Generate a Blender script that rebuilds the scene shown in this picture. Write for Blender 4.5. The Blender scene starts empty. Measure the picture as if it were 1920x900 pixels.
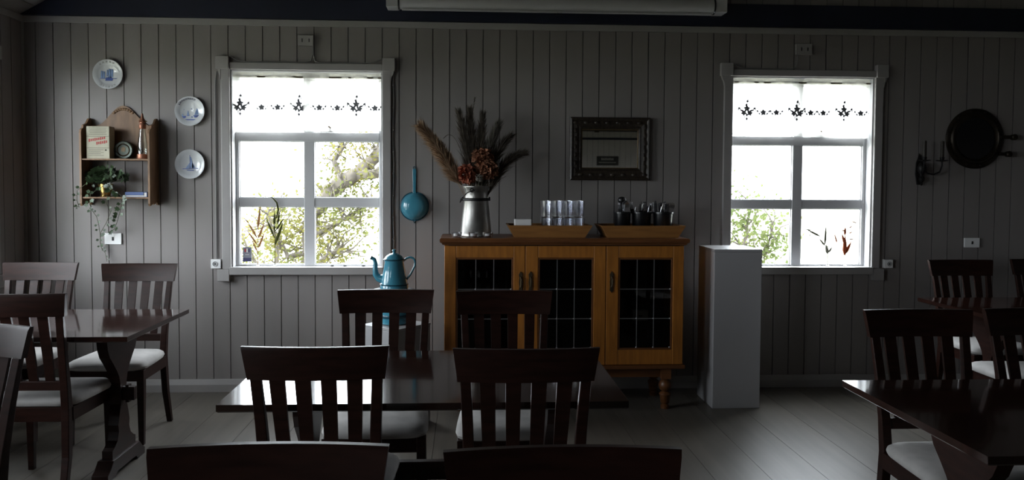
import bpy, math, random
from mathutils import Vector, Matrix
random.seed(7)
PI = math.pi
sc = bpy.context.scene
col = sc.collection

# ------------------------------------------------------------------ camera
F_PX, YAW, PITCH, ROLL = 1520.0, math.radians(3.18), math.atan(62/1520), 0.0055
cam_d = bpy.data.cameras.new('camera'); cam = bpy.data.objects.new('camera', cam_d); col.objects.link(cam)
cam_d.sensor_width = 36.0; cam_d.lens = F_PX/1920*36.0; cam_d.shift_y = -43/1920
cam_d.clip_start = 0.05; cam_d.clip_end = 300
fw = Vector((math.sin(YAW)*math.cos(PITCH), math.cos(YAW)*math.cos(PITCH), -math.sin(PITCH)))
rt = Vector((math.cos(YAW), -math.sin(YAW), 0)); up = rt.cross(fw)
r2 = rt*math.cos(ROLL) + up*math.sin(ROLL); u2 = up*math.cos(ROLL) - rt*math.sin(ROLL)
M = Matrix((( r2.x, u2.x, -fw.x, 0.0), (r2.y, u2.y, -fw.y, -5.8), (r2.z, u2.z, -fw.z, 1.48), (0, 0, 0, 1)))
cam.matrix_world = M
sc.camera = cam

# ------------------------------------------------------------------ world (bright overcast sky), exposure
W = bpy.data.worlds.new('overcast_sky'); sc.world = W; W.use_nodes = True
nt = W.node_tree; nt.nodes.clear()
wo = nt.nodes.new('ShaderNodeOutputWorld'); bg = nt.nodes.new('ShaderNodeBackground')
bg.inputs['Color'].default_value = (0.89, 0.945, 1.02, 1); bg.inputs['Strength'].default_value = 19.0
nt.links.new(bg.outputs[0], wo.inputs[0])
sc.view_settings.view_transform = 'Standard'; sc.view_settings.look = 'None'
sc.view_settings.gamma = 1.0; sc.view_settings.exposure = 0.0
sc.view_settings.use_curve_mapping = False
sc.cycles.use_denoising = True
sc.cycles.max_bounces = 10; sc.cycles.diffuse_bounces = 5; sc.cycles.transparent_max_bounces = 24
sc.cycles.glossy_bounces = 5; sc.cycles.caustics_reflective = False; sc.cycles.caustics_refractive = False
sc.cycles.sample_clamp_indirect = 6.0
def portal(loc, rot, sx, sy):
    d = bpy.data.lights.new('window_portal', 'AREA'); d.shape = 'RECTANGLE'; d.size = sx; d.size_y = sy
    d.cycles.is_portal = True
    o = bpy.data.objects.new('window_portal', d); col.objects.link(o); o.location = loc; o.rotation_euler = rot

# room constants
XL, XR, YR = -3.06, 6.0, -11.6          # left wall, right wall, rear wall
EAVE, SLOPE = 2.62, math.tan(math.radians(30))
XM = (XL+XR)/2
W1 = (-1.656, -0.596); W2 = (1.907, 2.967)          # back wall openings in x
WZ = (0.872, 2.272)
LW = ((-1.47, -0.41), (-3.01, -1.95), (-5.86, -4.80))                # left wall openings in y
for a, b in (W1, W2): portal(((a+b)/2, .17, (WZ[0]+WZ[1])/2), (-PI/2, 0, 0), b-a, WZ[1]-WZ[0])
for a, b in LW: portal((XL-.17, (a+b)/2, (WZ[0]+WZ[1])/2), (0, -PI/2, 0), WZ[1]-WZ[0], b-a)


# ------------------------------------------------------------------ materials
MATS = {}
def principled(name):
    m = bpy.data.materials.new(name); m.use_nodes = True
    return m, m.node_tree, m.node_tree.nodes['Principled BSDF']
def mat(name, c, rough=.5, metal=0., var=.12, scale=8., stretch=(1, 1, 1), bump=0., coat=0., spec=.5, rnd=0., detail=4.):
    """paint / wood / metal with a little noise; rnd = random tint per object"""
    m, t, p = principled(name); N = t.nodes; L = t.links
    tc = N.new('ShaderNodeTexCoord'); mp = N.new('ShaderNodeMapping'); mp.inputs['Scale'].default_value = stretch
    no = N.new('ShaderNodeTexNoise'); no.inputs['Scale'].default_value = scale; no.inputs['Detail'].default_value = detail
    L.new(tc.outputs['Object'], mp.inputs['Vector']); L.new(mp.outputs[0], no.inputs['Vector'])
    rp = N.new('ShaderNodeValToRGB'); e = rp.color_ramp.elements
    e[0].position = .3; e[1].position = .7
    e[0].color = (*[x*(1-var) for x in c], 1); e[1].color = (*[min(1, x*(1+var)) for x in c], 1)
    L.new(no.outputs['Fac'], rp.inputs['Fac']); out = rp.outputs['Color']
    if rnd:
        oi = N.new('ShaderNodeObjectInfo'); mr = N.new('ShaderNodeMapRange')
        mr.inputs['To Min'].default_value = 1-rnd; mr.inputs['To Max'].default_value = 1+rnd
        L.new(oi.outputs['Random'], mr.inputs['Value'])
        hs = N.new('ShaderNodeHueSaturation'); L.new(mr.outputs[0], hs.inputs['Value']); L.new(out, hs.inputs['Color']); out = hs.outputs['Color']
        va = N.new('ShaderNodeVectorMath'); va.operation = 'SCALE'; cv = N.new('ShaderNodeCombineXYZ')
        L.new(oi.outputs['Random'], cv.inputs[0]); L.new(oi.outputs['Random'], cv.inputs[1]); L.new(cv.outputs[0], va.inputs[0]); va.inputs['Scale'].default_value = 37.
        L.new(va.outputs[0], mp.inputs['Location'])
    L.new(out, p.inputs['Base Color'])
    p.inputs['Roughness'].default_value = rough; p.inputs['Metallic'].default_value = metal
    p.inputs['Specular IOR Level'].default_value = spec
    if coat: p.inputs['Coat Weight'].default_value = coat; p.inputs['Coat Roughness'].default_value = .06
    if bump:
        b = N.new('ShaderNodeBump'); b.inputs['Strength'].default_value = bump; b.inputs['Distance'].default_value = .004
        L.new(no.outputs['Fac'], b.inputs['Height']); L.new(b.outputs[0], p.inputs['Normal'])
    MATS[name] = m; return m
mat('wall_paint', (.255, .234, .225), .55, var=.05, scale=3., rnd=.035, stretch=(1, 1, .3))
mat('trim_paint', (.36, .345, .335), .4, var=.04, scale=5.)
mat('window_paint', (.56, .56, .57), .35, var=.03, scale=5.)
mat('ceiling_paint', (.23, .215, .20), .6, var=.05, scale=3., rnd=.03)
mat('navy_paint', (.010, .013, .030), .5, var=.15, scale=4.)
mat('floor_board', (.112, .099, .083), .42, var=.16, scale=3.2, stretch=(6, .5, 1), rnd=.07, bump=.05)
mat('dark_gap', (.03, .03, .03), .8)
mat('groove', (.085, .08, .078), .8)
mat('mahogany', (.019, .0070, .0048), .36, var=.35, scale=9., stretch=(1, 1, 6), bump=.02, spec=.22)
mat('mahogany_top', (.018, .007, .005), .11, var=.4, scale=5., stretch=(1, 9, 1), coat=.6, spec=.5)
mat('seat_fabric', (.40, .385, .37), .9, var=.10, scale=14., bump=.15)
mat('oak', (.33, .122, .018), .42, var=.22, scale=7., stretch=(7, 7, .8), bump=.03)
mat('oak_dark', (.125, .046, .014), .38, var=.25, scale=6., stretch=(.8, 7, 7), bump=.03)
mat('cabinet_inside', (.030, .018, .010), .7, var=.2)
mat('tray_wood', (.29, .128, .034), .5, var=.15, scale=6., stretch=(1, 8, 8))
mat('shelf_wood', (.205, .115, .058), .5, var=.25, scale=7., stretch=(6, 6, 1))
mat('lead', (.34, .34, .35), .4, metal=.8, var=.1)
mat('brass_dark', (.10, .075, .045), .45, metal=.8, var=.3)
mat('brass', (.75, .55, .22), .25, metal=1., var=.1)
mat('copper_band', (.30, .13, .08), .4, metal=.6, var=.15)
mat('iron', (.012, .011, .011), .5, metal=.4, var=.3)
mat('bronze', (.022, .016, .010), .45, metal=.7, var=.4, scale=20.)
mat('milk_can', (.34, .33, .31), .36, metal=.9, var=.3, scale=9., bump=.12)
mat('enamel_blue', (.055, .235, .320), .18, var=.12, scale=6., coat=.4)
mat('enamel_dark', (.012, .060, .090), .25, var=.2)
mat('black_plastic', (.006, .006, .007), .28, var=.1)
mat('steel', (.62, .62, .63), .22, metal=1., var=.05)
mat('cutlery_steel', (.26, .26, .27), .25, metal=1., var=.1)
mat('rear_paint_brightened', (.55, .53, .50), .5, var=.04, scale=3.)  # rear boards lightened in colour to make up for weak light there
mat('white_plastic', (.92, .92, .91), .35, var=.02)
mat('grey_plastic', (.40, .40, .40), .4, var=.03)
mat('pedestal_paint', (.36, .355, .36), .5, var=.03, scale=2.)
mat('paper_white', (.72, .71, .69), .8, var=.03)
mat('frame_dark', (.030, .022, .015), .45, var=.5, scale=60., bump=.6)
mat('gilt', (.16, .11, .05), .45, metal=.6, var=.3)
mat('porcelain', (.62, .64, .66), .14, var=.03, coat=.3)
mat('delft_blue', (.055, .095, .32), .2, var=.3, scale=40.)
mat('delft_light', (.20, .30, .52), .2, var=.25, scale=40.)
mat('delft_ink', (.04, .045, .08), .3, var=.2)
mat('box_card', (.42, .40, .31), .75, var=.08, scale=14.)
mat('box_ink', (.075, .07, .055), .8)
mat('box_red', (.40, .065, .060), .7)
mat('tin_green', (.050, .065, .048), .35, metal=.3, var=.5, scale=30.)
mat('book_blue', (.055, .095, .23), .6)
mat('ivy_leaf', (.035, .062, .026), .45, var=.5, scale=30.)
mat('ivy_stem', (.06, .065, .03), .7)
mat('pampas_beige', (.36, .245, .155), .9, var=.2, scale=30.)
mat('pampas_brown', (.105, .086, .066), .9, var=.3, scale=30.)
mat('pampas_grey', (.15, .135, .11), .9, var=.25, scale=30.)
mat('hydrangea', (.30, .135, .075), .8, var=.35, scale=40.)
mat('rust_leaf', (.33, .095, .05), .75, var=.3, scale=40.)
mat('thistle', (.42, .39, .35), .9, var=.2, scale=60.)
mat('straw', (.36, .22, .10), .8, var=.25, scale=30.)
mat('green_grass', (.10, .115, .035), .75, var=.3, scale=30.)
mat('grey_stem', (.13, .125, .09), .8, var=.25)
mat('screen_case', (.52, .52, .53), .4, var=.03)
mat('cable', (.22, .215, .21), .5)
mat('ink_black', (.01, .01, .01), .6)
mat('sticker_grey', (.22, .23, .28), .5)
mat('sticker_navy', (.045, .045, .12), .5)
mat('sticker_red', (.45, .04, .05), .5)
mat('wax', (.72, .70, .66), .5)
mat('candle_dark', (.030, .024, .018), .6)
mat('porthole_glass', (.004, .004, .005), .12, spec=.4)
mat('sign_board', (.035, .033, .028), .6, var=.2)
mat('sign_paint', (.50, .49, .44), .6)
mat('bark', (.080, .068, .053), .9, var=.3, scale=8., bump=.4)
mat('lawn', (.23, .225, .17), .95, var=.25, scale=1.5)
mat('stone', (.05, .05, .05), .8)
mat('thread', (.17, .175, .19), .9)

def thin_glass(name, tint=(1, 1, 1), refl=1.0, rough=0.0, ior=1.45):
    m = bpy.data.materials.new(name); m.use_nodes = True; t = m.node_tree; N = t.nodes; L = t.links; N.clear()
    o = N.new('ShaderNodeOutputMaterial'); mx = N.new('ShaderNodeMixShader'); tr = N.new('ShaderNodeBsdfTransparent'); gl = N.new('ShaderNodeBsdfGlossy')
    fr = N.new('ShaderNodeLayerWeight'); fr.inputs['Blend'].default_value = .5
    po = N.new('ShaderNodeMath'); po.operation = 'POWER'; po.inputs[1].default_value = 4.0
    mu = N.new('ShaderNodeMath'); mu.operation = 'MULTIPLY_ADD'; mu.inputs[1].default_value = .75*refl; mu.inputs[2].default_value = .03*refl; mu.use_clamp = True
    L.new(fr.outputs['Facing'], po.inputs[0])
    tr.inputs['Color'].default_value = (*tint, 1); gl.inputs['Roughness'].default_value = rough
    L.new(po.outputs[0], mu.inputs[0]); L.new(mu.outputs[0], mx.inputs['Fac']); L.new(tr.outputs[0], mx.inputs[1]); L.new(gl.outputs[0], mx.inputs[2]); L.new(mx.outputs[0], o.inputs[0])
    MATS[name] = m
thin_glass('window_glass', (.98, .99, .985), .6)
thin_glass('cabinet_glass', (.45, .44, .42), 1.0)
thin_glass('tumbler_glass', (.955, .96, .975), 3.6, .06)
thin_glass('bottle_glass', (.86, .87, .86), 2.6, .05)
def sheer(name, c, tfac, dfac):
    m = bpy.data.materials.new(name); m.use_nodes = True; t = m.node_tree; N = t.nodes; L = t.links; N.clear()
    o = N.new('ShaderNodeOutputMaterial'); a = N.new('ShaderNodeMixShader'); b = N.new('ShaderNodeMixShader')
    tr = N.new('ShaderNodeBsdfTransparent'); tl = N.new('ShaderNodeBsdfTranslucent'); df = N.new('ShaderNodeBsdfDiffuse')
    tl.inputs['Color'].default_value = (*c, 1); df.inputs['Color'].default_value = (*c, 1)
    tc = N.new('ShaderNodeTexCoord'); no = N.new('ShaderNodeTexNoise'); no.inputs['Scale'].default_value = 260; mr = N.new('ShaderNodeMapRange')
    L.new(tc.outputs['Object'], no.inputs['Vector']); L.new(no.outputs['Fac'], mr.inputs['Value'])
    mr.inputs['To Min'].default_value = tfac-.12; mr.inputs['To Max'].default_value = tfac+.12
    b.inputs['Fac'].default_value = dfac; L.new(tl.outputs[0], b.inputs[1]); L.new(df.outputs[0], b.inputs[2])
    L.new(mr.outputs[0], a.inputs['Fac']); L.new(b.outputs[0], a.inputs[1]); L.new(tr.outputs[0], a.inputs[2]); L.new(a.outputs[0], o.inputs[0])
    MATS[name] = m
sheer('sheer_cloth', (.80, .79, .76), .13, .35)
sheer('sheer_hem', (.80, .79, .76), .18, .4)
def leafmat(name, c, var):
    m = bpy.data.materials.new(name); m.use_nodes = True; t = m.node_tree; N = t.nodes; L = t.links; N.clear()
    o = N.new('ShaderNodeOutputMaterial'); a = N.new('ShaderNodeMixShader'); tl = N.new('ShaderNodeBsdfTranslucent'); df = N.new('ShaderNodeBsdfDiffuse')
    tc = N.new('ShaderNodeTexCoord'); no = N.new('ShaderNodeTexNoise'); no.inputs['Scale'].default_value = 2.2
    rp = N.new('ShaderNodeValToRGB'); e = rp.color_ramp.elements; e[0].position = .35; e[1].position = .65
    e[0].color = (*c, 1); e[1].color = (*var, 1)
    L.new(tc.outputs['Object'], no.inputs['Vector']); L.new(no.outputs['Fac'], rp.inputs['Fac'])
    for n in (tl, df): L.new(rp.outputs[0], n.inputs['Color'])
    a.inputs['Fac'].default_value = .5; L.new(tl.outputs[0], a.inputs[1]); L.new(df.outputs[0], a.inputs[2]); L.new(a.outputs[0], o.inputs[0]); MATS[name] = m
leafmat('tree_leaf', (.085, .10, .036), (.145, .127, .040))
leafmat('shrub_leaf', (.085, .11, .044), (.125, .135, .05))
leafmat('straw', (.30, .19, .10), (.36, .25, .15)); leafmat('green_grass', (.085, .09, .035), (.11, .115, .045)); leafmat('rust_stem', (.22, .065, .03), (.27, .10, .05))
mm, tt, pp = principled('mirror_silver'); pp.inputs['Metallic'].default_value = 1.; pp.inputs['Roughness'].default_value = .015; pp.inputs['Base Color'].default_value = (.86, .85, .82, 1); MATS['mirror_silver'] = mm

# ------------------------------------------------------------------ mesh builder
class MB:
    def __init__(s): s.v = []; s.f = []
    def add(s, vs, fs):
        n = len(s.v); s.v += [tuple(v) for v in vs]; s.f += [tuple(n+i for i in f) for f in fs]; return s
    def hexa(s, p):   # p: 4 bottom (ccw), 4 top
        return s.add(p, [(3, 2, 1, 0), (4, 5, 6, 7), (0, 1, 5, 4), (1, 2, 6, 5), (2, 3, 7, 6), (3, 0, 4, 7)])
    def box(s, x0, x1, y0, y1, z0, z1):
        return s.hexa([(x0, y0, z0), (x1, y0, z0), (x1, y1, z0), (x0, y1, z0), (x0, y0, z1), (x1, y0, z1), (x1, y1, z1), (x0, y1, z1)])
    def loft(s, rings, cap=True, closed=False):
        n = len(rings[0]); vs = [p for r in rings for p in r]; fs = []
        m = len(rings)
        for k in range(m if closed else m-1):
            a, b = k*n, ((k+1) % m)*n
            for i in range(n):
                j = (i+1) % n; fs.append((a+i, a+j, b+j, b+i))
        if cap and not closed: fs.append(tuple(range(n-1, -1, -1))); fs.append(tuple((m-1)*n+i for i in range(n)))
        return s.add(vs, fs)
    def lathe(s, prof, n=24, c=(0, 0, 0), mtx=None, cap=True):
        rings = []
        for r, z in prof:
            ring = []
            for i in range(n):
                a = 2*PI*i/n; p = Vector((r*math.cos(a), r*math.sin(a), z))
                if mtx is not None: p = mtx @ p
                ring.append((p.x+c[0], p.y+c[1], p.z+c[2]))
            rings.append(ring)
        return s.loft(rings, cap)
    def tube(s, pts, r, n=8, cap=True):
        pts = [Vector(p) for p in pts]; rings = []; m = len(pts); prev = None
        for i, p in enumerate(pts):
            t = (pts[min(i+1, m-1)]-pts[max(i-1, 0)]).normalized()
            if prev is None:
                a = Vector((0, 0, 1)) if abs(t.z) < .9 else Vector((1, 0, 0)); u = t.cross(a).normalized()
            else: u = (prev - t*prev.dot(t)).normalized()
            prev = u; w = t.cross(u); rr = r[i] if isinstance(r, (list, tuple)) else r
            rings.append([tuple(p+(u*math.cos(2*PI*k/n)+w*math.sin(2*PI*k/n))*rr) for k in range(n)])
        return s.loft(rings, cap)
    def prism(s, pts, fn0, fn1):   # 2D outline, two maps to 3D
        n = len(pts); vs = [fn0(*p) for p in pts]+[fn1(*p) for p in pts]
        return s.add(vs, [tuple(range(n-1, -1, -1)), tuple(range(n, 2*n))]+[(i, (i+1) % n, n+(i+1) % n, n+i) for i in range(n)])
    def sphere(s, c, r, n=12, m=8, sq=(1, 1, 1)):
        rings = [[(c[0]+sq[0]*r*math.sin(PI*j/m)*math.cos(2*PI*i/n), c[1]+sq[1]*r*math.sin(PI*j/m)*math.sin(2*PI*i/n), c[2]-sq[2]*r*math.cos(PI*j/m)) for i in range(n)] for j in range(1, m)]
        b = len(s.v); s.loft(rings, cap=False)
        k = len(rings); s.v += [(c[0], c[1], c[2]-sq[2]*r), (c[0], c[1], c[2]+sq[2]*r)]; q = b+k*n
        for i in range(n):
            j = (i+1) % n; s.f.append((q, b+j, b+i)); s.f.append((q+1, b+(k-1)*n+i, b+(k-1)*n+j))
        return s
    def mesh(s, name, m, smooth=False):
        me = bpy.data.meshes.new(name); me.from_pydata(s.v, [], s.f); me.update()
        me.materials.append(MATS[m])
        if smooth:
            me.shade_smooth()
            try: me.set_sharp_from_angle(angle=math.radians(40))
            except Exception: pass
        return me
    def build(s, name, m, parent=None, smooth=False, bevel=0., loc=(0, 0, 0), rot=(0, 0, 0), seg=2):
        import bmesh
        me = s.mesh(name, m, False)
        bm = bmesh.new(); bm.from_mesh(me); bmesh.ops.recalc_face_normals(bm, faces=bm.faces)
        if bevel:
            ed = [e for e in bm.edges if len(e.link_faces) == 2 and e.calc_face_angle(0) > .5]
            bmesh.ops.bevel(bm, geom=ed, offset=bevel, segments=seg, affect='EDGES', profile=.5)
        bm.to_mesh(me); bm.free()
        if smooth:
            me.shade_smooth()
            try: me.set_sharp_from_angle(angle=math.radians(40))
            except Exception: pass
        o = bpy.data.objects.new(name, me); col.objects.link(o); o.location = loc; o.rotation_euler = rot
        if parent: o.parent = parent
        return o
def empty(name, loc=(0, 0, 0), rz=0., parent=None):
    o = bpy.data.objects.new(name, None); o.empty_display_size = .1; col.objects.link(o); o.location = loc; o.rotation_euler = (0, 0, rz)
    if parent: o.parent = parent
    return o
def tag(o, label, cat, group=None):
    o['label'] = label; o['category'] = cat
    if group: o['group'] = group
    return o
def struct(o): o['kind'] = 'structure'; return o
def kids(o): return [c for c in bpy.data.objects if c.parent == o]
def copy_tree(o, parent=None):
    c = o.copy(); col.objects.link(c); c.parent = parent
    for ch in kids(o): copy_tree(ch, c)
    return c
def inst(name, me, parent, loc, rot=(0, 0, 0), scale=None):
    o = bpy.data.objects.new(name, me); col.objects.link(o); o.parent = parent; o.location = loc; o.rotation_euler = rot
    if scale: o.scale = scale
    return o

# ------------------------------------------------------------------ room shell
# floor and planks
fl = struct(MB().box(XL-.14, XR+.14, YR-.14, .16, -.12, -.012).build('floor', 'dark_gap'))
PW, PL = .287, 2.9
pm = MB().box(.0012, PW-.0012, .0015, PL-.0015, -.011, 0).mesh('plank', 'floor_board')
i = 0; x = -.185-PW*10
while x < XR-.02:
    y = .0 - PL*(1+((i*37) % 10)/10.)
    ys = [0.0]
    while y > YR: ys.append(y); y -= PL
    ys.append(YR)
    for k in range(len(ys)-1):
        o = inst('plank', pm, fl, (x, ys[k+1], 0))
        o.scale = (1, (ys[k]-ys[k+1])/PL, 1)
        if x+PW > XR: o.scale.x = (XR-x)/PW
        if x < XL: o.location.x = XL; o.scale.x = (x+PW-XL)/PW
    i += 1; x += PW

PITCH_B, GAP, TH = .1186, .0055, .011
def wall(name, length0, length1, openings, top, to_world, phase, zb=0., gable=None, boards=True, gable_boards=None, paint='wall_paint'):
    """panelled wall in (u, w, z): w=0 the board face, w>0 outward. to_world maps (u,w,z)->xyz"""
    b = MB()
    def slab(u0, u1, z0, z1):
        b.hexa([to_world(*p) for p in ((u0, TH, z0), (u1, TH, z0), (u1, .14, z0), (u0, .14, z0), (u0, TH, z1), (u1, TH, z1), (u1, .14, z1), (u0, .14, z1))])
    u = length0
    openings = [tuple(q) if len(q) == 4 else (*q, *WZ) for q in openings]
    for a, c, za, zc in sorted(openings):
        slab(u, a, -.1, top); slab(a, c, -.1, za); slab(a, c, zc, top); u = c
    slab(u, length1, -.1, top)
    if gable:
        b.prism(gable, lambda p, q: to_world(p, TH, q), lambda p, q: to_world(p, .14, q))
    w = struct(b.build(name, 'groove'))
    if not boards: return w
    R0 = Matrix.Identity(3)
    o0 = Vector(to_world(0, 0, 0)); ex = Vector(to_world(1, 0, 0))-o0; ey = Vector(to_world(0, 1, 0))-o0
    rz = math.atan2(ex.y, ex.x)
    cache = {}
    def put(outl, u):
        key = tuple((round(p-u, 4), round(q, 4)) for p, q in outl)
        if key not in cache:
            m_ = MB().prism([(p-u, q) for p, q in outl], lambda p, q: (p, 0, q), lambda p, q: (p, TH, q))
            ob = m_.build('board', paint); cache[key] = ob.data; bpy.data.objects.remove(ob)
        o = inst('board', cache[key], w, to_world(u, 0, 0), (0, 0, rz))
    u = phase
    while u > length0: u -= PITCH_B
    while u < length1:
        a, c = max(u+GAP/2, length0), min(u+PITCH_B-GAP/2, length1)
        if c-a > .004:
            hit = None
            for p, q, za, zc in openings:
                if c > p and a < q: hit = (p, q, za, zc)
            if not hit: put([(a, zb), (c, zb), (c, top), (a, top)], u)
            else:
                p, q, za, zc = hit
                if a >= p and c <= q:
                    if za > zb+.05: put([(a, zb), (c, zb), (c, za), (a, za)], u)
                    put([(a, zc), (c, zc), (c, top), (a, top)], u)
                elif a < p: put([(a, zb), (c, zb), (c, za), (p, za), (p, zc), (c, zc), (c, top), (a, top)], u)
                else: put([(c, zb), (c, top), (a, top), (a, zc), (q, zc), (q, za), (a, za), (a, zb)], u)
            if gable_boards:
                z0, fn = gable_boards
                if fn(a) > z0+.01 and fn(c) > z0+.01: put([(a, z0), (c, z0), (c, fn(c)), (a, fn(a))], u)
        u += PITCH_B
    return w
def roof_z(x): return EAVE + (min(x-XL, XR-x))*SLOPE
gab = [(XL-.14, EAVE-.1), (XR+.14, EAVE-.1), (XR+.14, EAVE), (XM, roof_z(XM)+.05), (XL-.14, EAVE)]
wb = wall('wall_back', XL-.14, XR+.14, [W1, W2], EAVE, lambda u, w, z: (u, w, z), -2.854, gable=gab, gable_boards=(2.70, roof_z))
wl = wall('wall_left', YR, .0, LW, EAVE, lambda u, w, z: (XL-w, u, z), -.02)
wr = wall('wall_right', -.0, -YR, [], EAVE, lambda u, w, z: (XR+w, -u, z), .05)
wq = wall('wall_rear', -XR-.14, -XL+.14, [], EAVE, lambda u, w, z: (-u, YR-w, z), .03, gable=[(-XR-.14, 2.4), (-XL+.14, 2.4), (-XL+.14, EAVE), (-XM, roof_z(XM)+.05), (-XR-.14, EAVE)], paint='rear_paint_brightened')

# ceiling: two slopes with boards running along the ridge
CL = math.hypot(XM-XL, (XM-XL)*SLOPE); ang = math.radians(30)
for side in (0, 1):
    b = MB()
    xe, sg = (XL, 1) if side == 0 else (XR, -1)
    def P(s_, w_, y, xe=xe, sg=sg): return (xe+sg*(s_*math.cos(ang)-w_*math.sin(ang)), y, EAVE+s_*math.sin(ang)+w_*math.cos(ang))
    b.hexa([P(-.3, .012, YR-.14), P(CL+.01, .012, YR-.14), P(CL+.01, .012, .3), P(-.3, .012, .3), P(-.3, .16, YR-.14), P(CL+.01, .16, YR-.14), P(CL+.01, .16, .3), P(-.3, .16, .3)])
    ce = struct(b.build('ceiling', 'groove'))
    bmh = MB().box(GAP/2, .12-GAP/2, YR, 0, 0, .011); ob = bmh.build('board', 'ceiling_paint'); me = ob.data; bpy.data.objects.remove(ob)
    s_ = 0.
    while s_+.12 <= CL:
        p = P(s_ if side == 0 else s_, 0, 0)
        inst('board', me, ce, p, (0, -ang if side == 0 else PI+ang, 0) if side == 0 else (0, ang, 0), None if side == 0 else (-1, 1, 1))
        s_ += .12

# trims on the back wall
struct(MB().box(XL, XR, -.012, .0, 2.573, EAVE-.002).build('trim_1', 'trim_paint', bevel=.002))           # flat board under the beam
beam = MB().prism([(XL+.005, EAVE), (XR-.005, EAVE), (XR-.28, 2.778), (XL+.28, 2.778)], lambda x, z: (x, -.035, z), lambda x, z: (x, 0., z))
struct(beam.build('trim_2', 'navy_paint'))
bp = [(0, 0), (-.024, 0), (-.024, .052), (-.012, .088), (0, .088)]
def skirting(name, fn, a, b):
    struct(MB().prism(bp, lambda p, q: fn(a, p, q), lambda p, q: fn(b, p, q)).build(name, 'trim_paint'))
skirting('baseboard_back', lambda u, p, q: (u, p, q), XL, XR)
skirting('baseboard_left', lambda u, p, q: (XL-p, u, q), YR, -.024)
skirting('baseboard_right', lambda u, p, q: (XR+p, u, q), YR, -.024)
struct(MB().box(XL, XL+.014, YR, -.012, 2.575, EAVE-.002).build('trim_3', 'trim_paint'))
struct(MB().box(XL, XR, YR, YR+.05, 2.44, 2.485).build('trim_4', 'navy_paint'))
struct(MB().box(XL, XL+.012, -.012, 0, .09, 2.573).build('trim_5', 'trim_paint'))

# ------------------------------------------------------------------ windows
def window(name, origin, rz, detail=True):
    """local: x along the wall from the opening's left edge, y outward, z up from the opening's bottom"""
    w, h = 1.06, WZ[1]-WZ[0]
    e = struct(empty(name, origin, rz))
    # lining of the opening
    t = .012
    for nm, bx in (('lining_side', (0, t, -.004, .14, 0, h)), ('lining_side', (w-t, w, -.004, .14, 0, h)), ('lining_top', (t, w-t, -.004, .14, h-t, h)), ('lining_bottom', (t, w-t, -.004, .14, 0, t))):
        MB().box(*bx).build(nm, 'window_paint', e)
    # casing
    for x0, x1 in ((-.058, .002), (w-.002, w+.058)):
        MB().box(x0, x1, -.028, -.0, -.0, h+.04).build('casing', 'trim_paint', e, bevel=.004)
    MB().box(.002, w-.002, -.026, 0, h-.004, h+.044).build('header', 'trim_paint', e, bevel=.004)
    for x0, x1, s in ((-.088, -.0, -1), (w+.0, w+.088, 1)):
        MB().box(x0, x1, -.042, -.0, h-.005, h+.085).build('corner_block', 'trim_paint', e, bevel=.003)
        # scrolled bracket under the block
        xo, xi = (x0+.008, x0+.030) if s < 0 else (x1-.008, x1-.030)
        out = [(xo, h-.005), (xi, h-.005), (xi, h-.075), (xi-(xi-xo)*.25, h-.045), (xi-(xi-xo)*.7, h-.028)]
        MB().prism(out, lambda p, q: (p, -.030, q), lambda p, q: (p, -.001, q)).build('bracket', 'trim_paint', e)
        MB().box(*((-.088, -.006) if s < 0 else (w+.006, w+.088)), -.040, -.0, -.085, -.0).build('foot_block', 'trim_paint', e, bevel=.003)
    MB().box(-.004, w+.004, -.045, .0, -.040, .014).build('sill', 'trim_paint', e, bevel=.004)
    # sash frame
    f = MB()
    y0, y1 = .075, .125; L0, R0 = .036, w-.036; cx = w/2; cw = .037
    zz = dict(b=.024, m0=.435, m1=.504, t0=.903, t1=.967, top=h-.045)
    fr = empty('sash', (0, 0, 0), 0, e)
    for nm, bx in (('stile', (t, L0, y0, y1, t, h-t)), ('stile', (R0, w-t, y0, y1, t, h-t)),
                   ('mullion', (cx-cw, cx+cw, y0-.004, y1, t, h-t)),
                   ('rail', (L0, R0, y0, y1, t, zz['b'])), ('rail', (L0, R0, y0, y1, zz['top'], h-t)),
                   ('glazing_bar', (L0, R0, y0+.002, y1, zz['m0'], zz['m1'])), ('transom', (L0, R0, y0-.012, y1, zz['t0'], zz['t1']))):
        MB().box(*bx).build(nm, 'window_paint', fr, bevel=.004)
    for xa, xb in ((L0, cx-cw), (cx+cw, R0)):
        for za, zb in ((zz['b'], zz['m0']), (zz['m1'], zz['t0']), (zz['t1'], zz['top'])):
            MB().box(xa, xb, .099, .103, za, zb).build('pane', 'window_glass', fr)
            g = MB()      # dark rubber bead around the pane
            for q in ((xa, xb, za, za+.004), (xa, xb, zb-.004, zb), (xa, xa+.004, za, zb), (xb-.004, xb, za, zb)):
                g.box(q[0], q[1], .092, .099, q[2], q[3])
            g.build('glazing_bead', 'grey_plastic', fr)
    return e
win1 = window('window_1', (W1[0], 0, WZ[0]), 0)
win2 = window('window_2', (W2[0], 0, WZ[0]), 0)
for n, (a, b) in enumerate(LW): window('window_%d' % (3+n), (XL, a, WZ[0]), PI/2)
# latch on each transom light
for wn, (x, z) in ((win1, (.66, .972)), (win2, (.67, .972))):
    MB().box(x-.05, x+.05, .045, .063, z-.004, z+.010).build('latch', 'steel', wn, bevel=.003)
    MB().tube([(x+.02, .05, z+.008), (x+.024, .04, z+.03), (x+.012, .03, z+.036)], .006).build('latch_knob', 'brass_dark', wn, smooth=True)

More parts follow.
